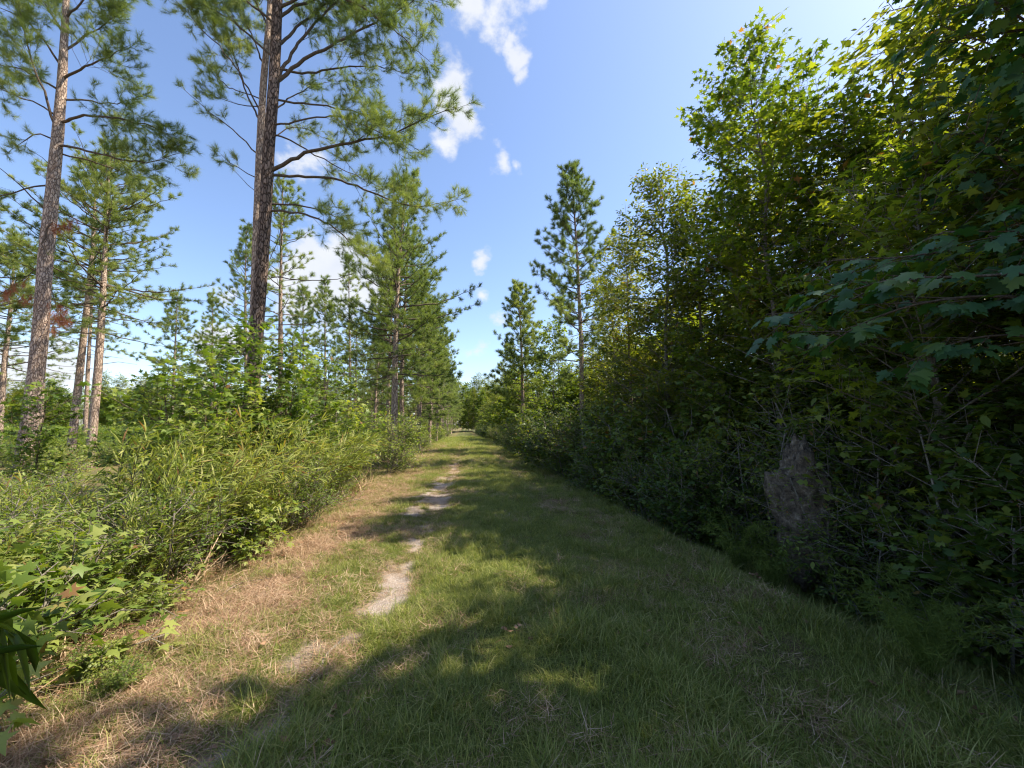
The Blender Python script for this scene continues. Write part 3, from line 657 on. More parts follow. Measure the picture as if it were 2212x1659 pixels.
pine_at(-120, 17, [(-115, 700), (-108, 480), (-100, 380), (-95, 330)], 'pine mostly cut off by the left edge, only its crown tips showing', .4, 3.8, 15, .16, 1)
pine_at(90, 33, [(95, 800), (98, 680), (100, 600), (102, 520)], 'pine seen through the branches behind the thick flaky pine', .35, 3.4, 16, .13, 0)
pine_at(372, 34, [(374, 850), (378, 760), (381, 690), (383, 638)], 'small dark pine standing alone in the gap of sky', .38, 2.7, 17, .12, 1, needle=.24, low_dead=4)
pine_at(456, 38, [(457, 850), (458, 760), (459, 690), (460, 632)], 'small slim pine right of the lone pine in the gap of sky', .35, 1.9, 18, .1, 1, needle=.24, low_dead=4)
pine_at(604, 21, [(606, 800), (606, 650), (608, 500), (610, 430), (612, 388)], 'red brown pine directly right of the tallest dark trunk', .42, 2.3, 19, .135, 1, dens=4, shape=.6)
pine_at(535, 27, [(532, 800), (530, 680), (530, 580), (532, 500)], 'bushy pine half hidden behind the twin dark trunks', .28, 2.5, 20, .12, 1, shape=.75)
pine_at(655, 36, [(655, 820), (655, 740), (655, 680), (655, 625)], 'small pine left of the two thin tops below the cumulus cloud', .42, 2.2, 21, .1, 1, needle=.24)
pine_at(703, 33, [(703, 800), (702, 720), (702, 660), (702, 606)], 'bushy topped pine in the middle below the cumulus cloud', .4, 2.3, 22, .11, 1, needle=.24)
pine_at(756, 30, [(756, 800), (755, 720), (754, 650), (753, 558)], 'thin sparse pine whose tip pokes into the cumulus cloud', .38, 1.9, 23, .1, 1, dens=3.2, low_dead=5, needle=.22)
pine_at(854, 17, [(853, 800), (857, 660), (862, 560), (870, 470), (880, 385)], 'straight trunked pine where the left tree row starts beside the track', .3, 3.3, 24, .145, 1, dens=5.2, wh=.42, low_dead=8, bias=(0.2, .12), shape=.7)
pine_at(838, 20.5, [(840, 800), (846, 680), (852, 600), (858, 520)], 'thinner pine just left of the straight trunked pine', .4, 2.2, 25, .1, 1, dens=4.5)
pine_at(1257, 17.5, [(1256, 760), (1251, 640), (1246, 540), (1240, 450), (1232, 366)], 'tall spire topped pine rising out of the right hand thicket', .3, 2.7, 26, .125, 2, tl=TUFT_MID, dens=5.0, wh=.5, low_dead=3, shape=.62)
pine_at(1130, 26, [(1129, 850), (1127, 770), (1124, 700), (1118, 617)], 'dense dark pine left of the tall spire topped pine', .25, 2.7, 27, .13, 2, tl=TUFT_MID, needle=.22, dens=5.5, shape=.6, wh=.42)
# the receding row on the left of the track: four builds, then copies
row = []
for k, (H, bs, rd) in enumerate([(12.6, .28, 3.4), (12.0, .2, 3.2), (12.8, .3, 3.0), (11.5, .16, 3.4)]):
    rt = thing('pine_tree', 'x', 'pine tree')
    pine_generic(rt, H, bs, rd, 40 + k, 1 if k < 2 else 0, TUFT_MID if k < 2 else TUFT_FAR, .22, r=.13, dens=5 if k < 2 else 4.2, wh=.45, low_dead=8, shape=.7, mats=(MAT['bark'], MAT['twig'], MAT['needle'] if k < 2 else MAT['needle_far']))
    row.append(rt)
ROW = [(-3.2, 21.5, 'second pine of the left tree row, just beyond the straight trunked pine'), (-2.9, 26, 'third pine of the left tree row, branches reaching far over the track'),
 (-3.5, 30.5, 'fourth pine of the left tree row'), (-3.0, 35, 'fifth pine of the left tree row')]
far_lab = 'pine in the far part of the left tree row, merging with its neighbours'
ROW += [(-3.4 + .3 * math.sin(i * 2.1), 40 + i * 5.2, far_lab) for i in range(13)]
for i, (x, y, lab) in enumerate(ROW):
    src = row[i % 2] if y < 36 else row[2 + i % 2]; gp = 'pines in the row along the left of the track'
    if i == 0: o = row[0]; o.location = on(x, y, -.05); o['label'] = lab; o['group'] = gp
    elif i == 1: o = row[1]; o.location = on(x, y, -.05); o['label'] = lab; o['group'] = gp; o.rotation_euler.z = 2.0
    elif y > 36 and src.location.y == 0: o = src; o.location = on(x, y, -.05); o['label'] = lab; o['group'] = gp
    else: copy_thing(src, 'pine_tree', lab, on(x, y, -.05), i * 1.9, (1, 1, 1 + .05 * math.sin(i * 5)), gp)
back_lab = 'slim pine in the stand behind the left saplings, one of many alike'
k = 0
for i in range(34):
    rr = random.Random(i + 90); y = 30 + 60 * rr.random() ** 1.2; u = rr.uniform(600, 960)
    x = P(u, 921, y)[0]
    if x > -5 or (u < 700 and y < 45): continue
    copy_thing(row[2 + i % 2], 'pine_tree', back_lab, on(x, y, -.05), rr.uniform(0, 6.28), (.8, .8, rr.uniform(.62, .95)), 'pines in the stand behind the saplings')
for i, (u, y) in enumerate([(1070, 60), (1058, 85), (1095, 48), (1160, 44), (1210, 38)]):
    x = P(u, 921, y)[0]
    copy_thing(row[2 + i % 2], 'pine_tree', 'small pine crown showing over the far right hand thicket', on(x, y, -.05), i * 2.2, (.7, .7, .68), 'pines over the far right thicket')

# ------------------------------------------------------------------ broad leaved trees and shrubs
def broadleaf(root, H, rad, seed, tmpl, mat, leaf, n_limb=34, twigs=9, per=9, base=.08, trunks=1, trunk_r=.06, bark='twig_pale', shape='ovoid', lean=(0, 0), leaf_parts=0, droop=.3, subtwig=.45, up=.5, clump=.3, spread_leaf=1.0):
    rng = np.random.RandomState(seed); wood = Geo(); trunkg = Geo(); S0, S1, SR = [], [], []
    for t_ in range(trunks):
        a = rng.uniform(0, 6.283); off = 0 if trunks == 1 else rad * .18; sp = 0 if trunks == 1 else rad * rng.uniform(.15, .6)
        zz = np.linspace(0, 1, 8); hh = H * (1 if t_ == 0 else rng.uniform(.6, .95))
        tr = np.stack([math.cos(a) * (off + sp * zz) + lean[0] * zz ** 1.3 + rng.normal(0, .02, 8) * H * .5 * zz, math.sin(a) * (off + sp * zz) + lean[1] * zz ** 1.3 + rng.normal(0, .02, 8) * H * .5 * zz, zz * hh * .97], -1)
        tr, _ = resample(tr, .3)
        trunkg.tube(tr, np.linspace(trunk_r * (1 if t_ == 0 else .6), .008, len(tr)), 8)
        for i in range(n_limb // trunks):
            t = base + (1 - base) * ((i + rng.rand()) / (n_limb // trunks)) ** .9; f = t * (len(tr) - 1); q = min(int(f), len(tr) - 2)
            p = tr[q] + (tr[q + 1] - tr[q]) * (f - q)
            tt = (t - base) / (1 - base)
            prof = {'ovoid': math.sin(math.pi * min(.98, .18 + tt * .78)) ** .8, 'cone': (1 - tt) ** .8 * .95 + .1, 'bush': math.cos(tt * 1.35) ** .6}[shape]
            L = rad * prof * rng.uniform(.55, 1.15) + .1
            az = i * 2.4 + rng.normal(0, .5); e = R(rng.uniform(5, 40) * (1 if shape != 'bush' else .9) + 30 * tt * up)
            d = np.array([math.cos(az) * math.cos(e), math.sin(az) * math.cos(e), math.sin(e)])
            q1 = p + d * L * .5; q2 = q1 + unit(d + [0, 0, rng.uniform(-.2, .35)]) * L * .5
            lp, _ = resample([p, q1, q2], .25)
            wood.tube(lp, np.linspace(max(.006, trunk_r * .32 * (1 - t * .6)), .004, len(lp)), 4)
            m = max(2, int(twigs * L))
            for k in range(m):
                t2 = .18 + .82 * (k + rng.rand()) / m; f2 = t2 * (len(lp) - 1); q_ = min(int(f2), len(lp) - 2)
                pp = lp[q_] + (lp[q_ + 1] - lp[q_]) * (f2 - q_); dd = unit(lp[q_ + 1] - lp[q_])
                o = unit(np.cross(dd, rng.normal(0, 1, 3))); dd = unit(dd * .7 + o * .8 + [0, 0, .15])
                S0.append(pp); S1.append(pp + dd * subtwig * rng.uniform(.5, 1.2)); SR.append(.004)
    S0 = np.array(S0); S1 = np.array(S1); n = len(S0)
    # a few side shoots on every twig
    wood.sticks(S0, S1, .0045, .002)
    k = per; t = np.linspace(.12, 1.0, k)[None, :, None] + rng.normal(0, .04, (n, k, 1))
    D = S1 - S0; pos = (S0[:, None] + D[:, None] * t).reshape(-1, 3); Dn = np.repeat(unit(D), k, 0)
    m = len(pos); side = unit(np.cross(Dn, [0, 0, 1.])) * np.where(np.arange(m) % 2, 1, -1)[:, None]
    last = (np.arange(m) % k == k - 1)[:, None]
    ax = unit(np.where(last, Dn, Dn * .55 + side * 1.0) + rng.normal(0, .3, (m, 3)) + [0, 0, -droop])
    pos = pos + side * leaf * .25 * ~last + rng.normal(0, .02 * spread_leaf, (m, 3))
    nrm = np.array([0, 0, 1.]) + rng.normal(0, .45, (m, 3))
    cl = fbm(pos[:, 0] + pos[:, 2] * .6, pos[:, 1] - pos[:, 2] * .8, 1.3, seed % 7, 2)
    tone = np.clip(.5 + (cl - .5) * .9 + rng.normal(0, .2, m) + .25 * (rng.rand(m) < .05), 0, .78) + .6 * (rng.rand(m) < .012)
    drop = cl < clump - .12 + .18 * rng.rand(m)
    pos, ax, nrm, tone = pos[~drop], ax[~drop], nrm[~drop], tone[~drop]; m = len(pos)
    sc = leaf * rng.uniform(.65, 1.2, m)
    M = frames(ax, nrm) * sc[:, None, None]
    link('trunk' if trunks == 1 else 'stems', trunkg.mesh('trunk', [MAT[bark]], True), root, None if trunks == 1 else 'stuff')
    link('branches', wood.mesh('branches', [MAT[bark]]), root, 'stuff')
    if leaf_parts:
        c = np.array([0, 0, EYE]) - np.array(root.location); ds = np.linalg.norm(pos - c, axis=1); near = np.argsort(ds)[:leaf_parts]
        big = [make_mesh('leaf', tmpl[0], tmpl[1], None, [mat], np.full(len(tmpl[0]), tv)) for tv in (.15, .4, .6, .9)]
        for q in near:
            o = link('leaf', big[int(min(3, tone[q] * 4))], root)
            o.matrix_basis = Matrix(np.vstack([np.hstack([M[q], pos[q][:, None]]), [0, 0, 0, 1]]).tolist())
        kk = np.ones(m, bool); kk[near] = False
        pos, M, tone = pos[kk], M[kk], tone[kk]
    g = Geo(); g.inst(tmpl, pos, M, tone)
    link('foliage', g.mesh('foliage', [mat]), root, 'stuff')
    return root
def height_at(u, v, X=None, Y=None):
    """world point on the sight line (u,v) at side distance X"""
    d = ray(u, v); k = X / d[0] if X is not None else Y / d[1]
    return d[0] * k, d[1] * k, EYE + d[2] * k
def tree_px(name, label, cat, u, v, X, rad, seed, tmpl, mat, leaf, group=None, **kw):
    x, y, z = height_at(u, v, X=X)
    root = thing(name, label, cat, on(x, y, -.05), group)
    return broadleaf(root, z - gz(x, y), rad, seed, tmpl, mat, leaf, **kw)
ST, SP, OV, SH, WI = MAT['star'], MAT['star_pale'], MAT['oval'], MAT['shrub'], MAT['willow']
# right hand wall of trees, nearest first
tree_px('sweetgum_tree', 'tallest broadleaf tree, filling the upper right corner', 'tree', 2235, -330, 6.6, 2.1, 101, L_OVAL, OV, .10, n_limb=100, twigs=9, per=9, base=.12, trunk_r=.11, subtwig=.5, bark='twig')
tree_px('sweetgum_tree', 'yellow green star leaved sweetgum with the tall narrow top against the sky', 'tree', 1625, 84, 5.9, 1.95, 102, L_STAR, ST, .125, n_limb=110, twigs=9, per=8, base=.1, trunk_r=.07, shape='ovoid', clump=.27, subtwig=.42, lean=(.1, .2))
tree_px('sweetgum_tree', 'sweetgum close behind the tall narrow one, filling below its top', 'tree', 1640, 290, 6.9, 1.7, 112, L_STAR, ST, .12, n_limb=60, twigs=9, per=8, base=.08, trunk_r=.06, clump=.2)
tree_px('sweetgum_tree', 'sweetgum with a low rounded top right of the tall narrow one', 'tree', 1800, 245, 6.6, 1.5, 103, L_STAR, ST, .125, n_limb=74, twigs=9, per=8, base=.1, trunk_r=.07)
tree_px('oak_tree', 'small leaved oak left of the tall narrow sweetgum, top ragged against the sky', 'tree', 1425, 378, 5.0, 1.8, 104, L_OVAL, OV, .115, n_limb=100, twigs=11, per=11, base=.1, trunk_r=.07, subtwig=.42)
tree_px('oak_tree', 'dark oak whose outer twigs reach left over the spire topped pine', 'tree', 1352, 480, 5.0, 1.4, 105, L_OVAL, OV, .11, n_limb=84, twigs=11, per=11, base=.1, trunk_r=.06, bark='twig')
tree_px('sweetgum_tree', 'leafy sweetgum between the ragged oak and the tall narrow sweetgum', 'tree', 1500, 430, 5.6, 1.4, 106, L_STAR, ST, .12, n_limb=76, twigs=9, per=8, base=.08, trunk_r=.06)
tree_px('sweetgum_tree', 'shaded sweetgum standing below the upper right corner tree', 'tree', 1960, 300, 5.4, 1.5, 107, L_STAR, ST, .12, n_limb=74, twigs=9, per=8, base=.08, trunk_r=.07)
tree_px('oak_tree', 'rounded oak right of the spire topped pine trunk', 'tree', 1320, 590, 5.2, 1.5, 108, L_OVAL_LO, OV, .12, n_limb=70, twigs=8, per=9, base=.06, trunk_r=.06)
tree_px('sweetgum_tree', 'low sweetgum between the two right hand pines', 'tree', 1195, 690, 5.2, 1.8, 109, L_STAR_LO, ST, .14, n_limb=70, twigs=8, per=8, base=.06, trunk_r=.06)
protoD = [tree_px('sweetgum_tree', 'x', 'tree', 1110, 800, 5.4, 2.2, 110, L_STAR_LO, ST, .2, n_limb=64, twigs=8, per=9, base=.04, trunk_r=.07, subtwig=.5),
          tree_px('oak_tree', 'x', 'tree', 1080, 815, 5.4, 2.2, 111, L_OVAL_LO, OV, .2, n_limb=64, twigs=8, per=10, base=.04, trunk_r=.07, subtwig=.5)]
gpr = 'low trees along the far right side of the track'
labr = 'low bright broadleaf tree far along the right side, blending into its row'
for o in protoD: o['label'] = labr; o['group'] = gpr
for i in range(14):
    y = 34 + i * 6.3
    copy_thing(protoD[i % 2], protoD[i % 2].name.split('.')[0], labr, on(4.9 + .5 * math.sin(i * 1.7), y, -.05), i * 1.7, (1, 1, .68 + .2 * math.sin(i * 3.1)), gpr)
labb = 'broadleaf tree deep in the right hand wood behind others'
for i, (x, y, s_) in enumerate([(8.5, 4, 1.25), (9, 7.5, 1.2), (9.3, 11, 1.1), (9, 15, 1.1), (8.6, 20, 1.0), (8.5, 26, 1.0), (8.7, 0.5, 1.2), (12, 9, 1.3), (12, 3, 1.35), (12.5, 15, 1.2), (12, 22, 1.2), (16, 6, 1.5), (16, 13, 1.4), (7.6, 9.2, 1.15), (7.4, 13, .95), (7.2, 17.5, .9), (7.2, 22.5, .85), (7.6, 5.6, 1.3), (10.5, 18.5, 1.1), (10, 24, 1.1), (8, 30, 1.0)]):
    copy_thing(protoD[i % 2], protoD[i % 2].name.split('.')[0], labb, on(x, y, -.05), i * 2.3, (1.1, 1.1, s_ * .68), 'trees deep in the right hand wood')
# trees standing beside and behind the photographer, whose shade lies on the grass
for i, (x, y, s_) in enumerate([(6.7, .9, 1.62), (6.6, -2.0, 1.62), (6.6, -5.0, 1.55), (6.4, -8, 1.5)]):
    copy_thing(protoD[i % 2], protoD[i % 2].name.split('.')[0], 'tall broadleaf tree shading the near end of the track', on(x, y, -.05), i * 2.9, (1.15, 1.15, s_), 'trees shading the near end of the track')

# ---- shrubs: builds, then copies with their own labels
def proto_shrub(H, rad, seed, tmpl, mat, leaf, **kw):
    rt = thing('shrub', 'x', 'shrub'); broadleaf(rt, H, rad, seed, tmpl, mat, leaf, **kw); return rt
PS = dict(
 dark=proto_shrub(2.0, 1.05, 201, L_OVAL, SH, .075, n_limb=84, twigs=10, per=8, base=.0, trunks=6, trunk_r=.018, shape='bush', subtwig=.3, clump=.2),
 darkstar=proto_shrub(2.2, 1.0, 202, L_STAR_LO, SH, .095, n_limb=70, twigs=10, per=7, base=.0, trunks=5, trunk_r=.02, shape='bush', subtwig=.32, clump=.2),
 star=proto_shrub(1.1, .75, 203, L_STAR, SP, .095, n_limb=50, twigs=11, per=6, base=.05, trunks=5, trunk_r=.012, shape='bush', subtwig=.26, clump=.2),
 oval=proto_shrub(1.3, .85, 204, L_OVAL, SP, .06, n_limb=70, twigs=12, per=8, base=.0, trunks=6, trunk_r=.012, shape='bush', subtwig=.28, clump=.22),
 sapling=proto_shrub(3.3, .8, 205, L_STAR, SP, .13, n_limb=44, twigs=9, per=6, base=.2, trunks=1, trunk_r=.028, shape='ovoid', subtwig=.3, clump=.25, bark='twig'),
 sapling2=proto_shrub(2.6, .9, 206, L_STAR, SP, .12, n_limb=44, twigs=9, per=6, base=.1, trunks=2, trunk_r=.025, shape='ovoid', subtwig=.32, clump=.25, bark='twig'),
 brush=proto_shrub(1.3, 1.1, 207, L_OVAL_LO, SP, .11, n_limb=56, twigs=9, per=7, base=.0, trunks=6, trunk_r=.015, shape='bush', subtwig=.35, clump=.2))
used = set()
def shrub(kind, x, y, s, rz, label, group=None, name=None, sz=None):
    src = PS[kind]; nm = name or ('sapling' if 'sapling' in kind else 'shrub')
    sc = (s, s, s if sz is None else sz)
    if kind not in used:
        used.add(kind); src.location = on(x, y, -.03); src.rotation_euler = (0, 0, rz); src.scale = sc; src['label'] = label; src.name = nm
        if nm == 'sapling': src['category'] = 'sapling'
        if group: src['group'] = group
        return src
    o = copy_thing(src, nm, label, on(x, y, -.03), rz, sc, group)
    o['category'] = 'sapling' if nm == 'sapling' else 'shrub'
    return o
# narrow leaved cane like clumps
def cane_clump(root, H, n, seed, leaf=.19, lean=(.5, 0), wlt=L_LONG, leaf_parts=0, wmul=.8):
    rng = np.random.RandomState(seed); wood = Geo(); pos, ax, nm = [], [], []
    for i in range(n):
        a = rng.uniform(0, 6.283); rr = .3 * math.sqrt(rng.rand()); p0 = np.array([math.cos(a) * rr, math.sin(a) * rr, 0]); h = H * rng.uniform(.5, 1.08)
        out = np.array([math.cos(a) * .35 + lean[0], math.sin(a) * .35 + lean[1], 0]) * rng.uniform(.5, 1.3) * h * .55
        pts = np.array([p0, p0 + out * .25 + [0, 0, h * .45], p0 + out * .7 + [0, 0, h * .85], p0 + out * 1.25 + [0, 0, h * .98]]); pts, _ = resample(pts, .1)
        wood.tube(pts, np.linspace(.006, .002, len(pts)), 4)
        m = len(pts); st = int(m * .3)
        for k in range(st, m):
            d = unit(pts[min(k + 1, m - 1)] - pts[k - 1])
            for q in range(3 if k < m - 3 else 5):
                o = unit(np.cross(d, rng.normal(0, 1, 3))); pos.append(pts[k] + d * rng.uniform(-.05, .05)); ax.append(d * .9 + o * .62 + np.array([0, 0, -.18])); nm.append(rng.normal(0, .5, 3) + [0, 0, 1])
    pos = np.array(pos); ax = unit(np.array(ax)); nm = np.array(nm); m = len(pos)
    M = frames(ax, nm); M[:, :, 0] *= wmul; M = M * (leaf * rng.uniform(.6, 1.2, m))[:, None, None]
    tone = np.clip(rng.normal(.5, .2, m) + (pos[:, 2] / H - .6) * .25, 0, 1)
    link('stems', wood.mesh('stems', [MAT['twig']]), root, 'stuff')
    if leaf_parts:
        c = np.array([0, 0, EYE]) - np.array(root.location); near = np.argsort(np.linalg.norm(pos - c, axis=1))[:leaf_parts]
        big = [make_mesh('leaf', wlt[0], wlt[1], None, [MAT['willow']], np.full(len(wlt[0]), tv)) for tv in (.2, .5, .8)]
        for q in near:
            o = link('leaf', big[int(min(2, tone[q] * 3))], root)
            o.matrix_basis = Matrix(np.vstack([np.hstack([M[q], pos[q][:, None]]), [0, 0, 0, 1]]).tolist())
        kk = np.ones(m, bool); kk[near] = False; pos, M, tone = pos[kk], M[kk], tone[kk]
    g = Geo(); g.inst(wlt, pos, M, tone); link('foliage', g.mesh('foliage', [MAT['willow']]), root, 'stuff')
    return root
canes = []
for k in range(2):
    rt = thing('cane_clump', 'x', 'cane clump'); cane_clump(rt, 1.5, 46, 301 + k, lean=(.55, -.1 + .3 * k)); canes.append(rt)
CANE = [(-4.25, 5.9, 1.02, 'highest arching clump of narrow leaved cane, pale tips bent over'), (-3.25, 5.1, .95, 'narrow leaved cane clump drooping towards the track just above the straw'),
 (-2.95, 6.1, .9, 'cane clump between the lowest star leaved bush and the bend of the verge'), (-2.9, 7.6, 1.05, 'bright spiky cane clump nearest the pale sand patches'),
 (-3.7, 7.2, 1.2, 'cane clump standing behind the bright spiky one'), (-3.2, 4.4, .66, 'low cane clump over the reddish dead straw'), (-4.7, 5.0, .72, 'broad cane clump left of the drooping one'),
 (-3.2, 9.6, 1.1, 'cane clump beyond the bright spiky one where the verge narrows'), (-3.4, 12.0, 1.0, 'farthest cane clump, beneath the straight trunked pine'), (-5.2, 8.4, 1.2, 'tall cane stems in front of the tallest dark pine trunk'), (-3.7, 3.5, .62, 'cane clump low at the left, overlapping star leaved bushes')]
for i, (x, y, s_, lab) in enumerate(CANE):
    if i < 2: o = canes[i]; o.location = on(x, y); o.scale = (s_,) * 3; o['label'] = lab
    else: o = copy_thing(canes[i % 2], 'cane_clump', lab, on(x, y), (i * .7) % 1.2 - .6, s_)
# nearest star leaved bush at the left, leaf by leaf
rt = thing('sapling', 'low star leaved sweetgum bush nearest the camera at the left edge', 'sapling', on(-3.0, 2.75, -.02))
broadleaf(rt, .95, .75, 320, L_STAR, SP, .11, n_limb=36, twigs=9, per=6, base=.1, trunks=4, trunk_r=.012, shape='bush', subtwig=.24, leaf_parts=280)
LEFT = [('star', -3.75, 3.2, .95, 'wide star leaved bush behind the one nearest the camera'), ('star', -3.25, 3.75, .8, 'small star leaved bush at the edge of the dead straw'),
 ('oval', -3.0, 4.55, .8, 'fine leaved bush under the drooping cane clump'), ('oval', -3.9, 4.3, .8, 'fine leaved bush in the middle of the left thicket'),
 ('star', -2.95, 5.5, .85, 'star leaved bush with pale leaves between the two spiky cane clumps'), ('star', -5.0, 4.0, .75, 'star leaved bush below the base of the thick flaky pine'),
 ('oval', -2.75, 6.8, .8, 'round fine leaved bush at the foot of the bright spiky cane'), ('sapling2', -4.3, 7.0, .8, 'short sweetgum sapling behind the highest cane clump'),
 ('oval', -3.1, 8.5, .9, 'dark based bush touching the sandy clearing'), ('oval', -3.6, 10.6, 1.1, 'fine leaved bush where the verge narrows'),
 ('sapling', -4.9, 9.4, 1.2, 'tall sweetgum sapling growing up in front of the tallest dark trunk'), ('sapling', -6.2, 9.2, .88, 'sweetgum sapling with a pointed top left of the twin trunks'),
 ('sapling', -4.2, 9.9, 1.15, 'sweetgum sapling just right of the tallest dark trunk'), ('sapling', -3.9, 11.6, 1.12, 'leafy sapling between the tallest dark trunk and the tree row'),
 ('sapling2', -3.7, 13.4, 1.05, 'sapling left of the straight trunked pine'), ('sapling2', -4.85, 7.8, 1.05, 'dense sapling in the middle of the left thicket'),
 ('sapling2', -4.5, 8.3, 1.2, 'leaning sapling in front of the foot of the tallest dark trunk'), ('sapling', -3.7, 8.9, .85, 'pale leaved sapling at the front edge of the tall saplings'), ('sapling2', -7.2, 10.0, .8, 'sapling with airy top in the gap between the left pines'), ('oval', -2.95, 15.2, 1.5, 'rounded bush at the foot of the straight trunked pine'),
 ('sapling2', -3.1, 19, 1.0, 'pale leaved bush right of the straight trunked pine'), ('oval', -5.3, 5.8, .8, 'olive bush left of the highest cane clump'), ('oval', -6.5, 6.6, .7, 'olive bush right of the thick flaky pine base'),
 ('sapling', -9.0, 9.6, .78, 'thin lone sapling against the sky right of the slim left trunks'), ('brush', -8.6, 8.6, .6, 'low brush near the foot of the slim left trunks'), ('oval', -4.6, 2.7, .6, 'fine leaved bush cut by the left edge')]
for i, (k, x, y, s_, lab) in enumerate(LEFT): shrub(k, x, y, s_, i * 1.3, lab)
for i in range(16):
    shrub('oval' if i % 2 else 'sapling2', -3.2 - .4 * (i % 3), 19 + i * 3.4, 1.0, i * 2.1, 'bush in the verge under the receding left tree row', 'bushes under the left tree row', 'shrub', .8)
rr = random.Random(4)
for i in range(60):
    y = 9 + 26 * rr.random() ** 1.3; u = rr.uniform(-60, 840); x = P(u, 921, y)[0]
    if x > -4.6 or (u < 380 and y < 13): continue
    if rr.random() < .85 or u < 380: shrub('brush', x, y, rr.uniform(.4, .8), rr.uniform(0, 6.28), 'waist high brush covering the clearing behind the left pines', 'brush in the clearing')
    else: shrub('sapling2', x, y, rr.uniform(.6, .95), rr.uniform(0, 6.28), 'young sapling poking out of the brush in the clearing', 'saplings in the clearing')
# right hand shrubs down to the ditch
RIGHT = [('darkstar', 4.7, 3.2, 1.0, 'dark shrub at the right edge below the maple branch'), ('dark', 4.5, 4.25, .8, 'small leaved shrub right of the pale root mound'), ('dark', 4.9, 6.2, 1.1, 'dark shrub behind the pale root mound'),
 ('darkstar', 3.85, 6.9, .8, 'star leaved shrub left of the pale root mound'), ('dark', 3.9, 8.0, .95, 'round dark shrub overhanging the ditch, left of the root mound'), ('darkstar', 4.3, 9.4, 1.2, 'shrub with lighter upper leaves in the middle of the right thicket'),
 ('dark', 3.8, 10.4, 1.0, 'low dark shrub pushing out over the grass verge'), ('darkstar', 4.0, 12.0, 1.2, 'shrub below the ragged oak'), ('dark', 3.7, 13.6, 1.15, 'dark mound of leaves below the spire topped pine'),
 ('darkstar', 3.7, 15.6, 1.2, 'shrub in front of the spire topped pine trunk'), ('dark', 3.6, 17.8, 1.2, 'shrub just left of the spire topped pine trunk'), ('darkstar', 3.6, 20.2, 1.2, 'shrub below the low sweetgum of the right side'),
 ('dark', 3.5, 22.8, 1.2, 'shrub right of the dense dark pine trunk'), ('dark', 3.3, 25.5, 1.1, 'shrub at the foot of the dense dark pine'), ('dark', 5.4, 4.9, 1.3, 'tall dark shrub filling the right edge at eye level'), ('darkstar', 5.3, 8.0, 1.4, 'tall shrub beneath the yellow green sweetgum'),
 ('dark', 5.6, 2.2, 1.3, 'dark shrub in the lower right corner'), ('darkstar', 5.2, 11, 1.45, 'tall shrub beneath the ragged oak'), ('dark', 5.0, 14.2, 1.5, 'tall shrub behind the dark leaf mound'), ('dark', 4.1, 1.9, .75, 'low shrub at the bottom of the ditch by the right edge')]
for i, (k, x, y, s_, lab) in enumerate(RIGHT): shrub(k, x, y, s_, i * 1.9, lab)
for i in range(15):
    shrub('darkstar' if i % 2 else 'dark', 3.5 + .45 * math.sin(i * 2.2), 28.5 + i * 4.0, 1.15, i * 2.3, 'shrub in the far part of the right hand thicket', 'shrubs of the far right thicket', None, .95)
X = rng.uniform(-7.5, -2.8, 300); Y = rng.uniform(1.8, 13, 300)
scatter('tall_weeds', src_v, np.stack([X, Y, ground_z(X, Y)], -1), rng.uniform(2., 3.6, 300), rng.rand(300) * 6.283, .2, 7)
sx = []
for i in range(260):
    y = -6 + 60 * rr.random() ** 1.2; x = rr.uniform(6.2, 19); sx.append((x, y))
sx = np.array(sx)
undersrc = [bpy.data.objects.new('undergrowth', foliage_of(PS['dark'])), bpy.data.objects.new('undergrowth', foliage_of(PS['darkstar']))]
scatter('undergrowth', undersrc, np.stack([sx[:, 0], sx[:, 1], ground_z(sx[:, 0], sx[:, 1])], -1), np.random.RandomState(3).uniform(1.2, 2.0, len(sx)), np.random.RandomState(4).rand(len(sx)) * 6.28, .05, 8)

# ---- the maple whose near branch hangs in from the right, leaf by leaf
MB = Vector(on(5.2, 2.55))
rt = thing('maple_tree', 'maple reaching a low branch of big lobed leaves in from the right edge', 'maple tree', MB)
rngm = np.random.RandomState(77); wood = Geo(); pos, ax, nm = [], [], []
off = np.array(MB)
tk, _ = resample(np.array([(0, 0, 0), (.05, .1, 1.5), (-.05, .2, 3), (.1, .1, 5), (0, .2, 7.2)]), .3)
tg = Geo(); tg.tube(tk, np.linspace(.08, .03, len(tk)), 10); link('trunk', tg.mesh('trunk', [MAT['twig_pale']], True), rt)
def bp(u, v, X): return np.array(height_at(u, v, X=X)) - off
LIMBS = [[bp(2400, 560, 4.9), bp(2230, 590, 4.2), bp(2050, 600, 3.7), bp(1930, 598, 3.3), bp(1800, 640, 3.0), bp(1700, 690, 2.75)],
 [bp(2350, 500, 4.9), bp(2200, 520, 4.5), bp(2060, 540, 4.1), bp(1920, 560, 3.8), bp(1800, 560, 3.5)],
 [bp(2350, 680, 4.9), bp(2200, 640, 4.3), bp(2080, 640, 3.9), bp(1960, 660, 3.4), bp(1850, 700, 3.15), bp(1770, 760, 3.0)],
 [bp(2350, 480, 4.9), bp(2260, 500, 4.6), bp(2150, 500, 4.3), bp(2040, 500, 4.1)],
 [bp(2350, 760, 4.9), bp(2200, 720, 4.4), bp(2080, 730, 4.0), bp(1990, 770, 3.8)]]
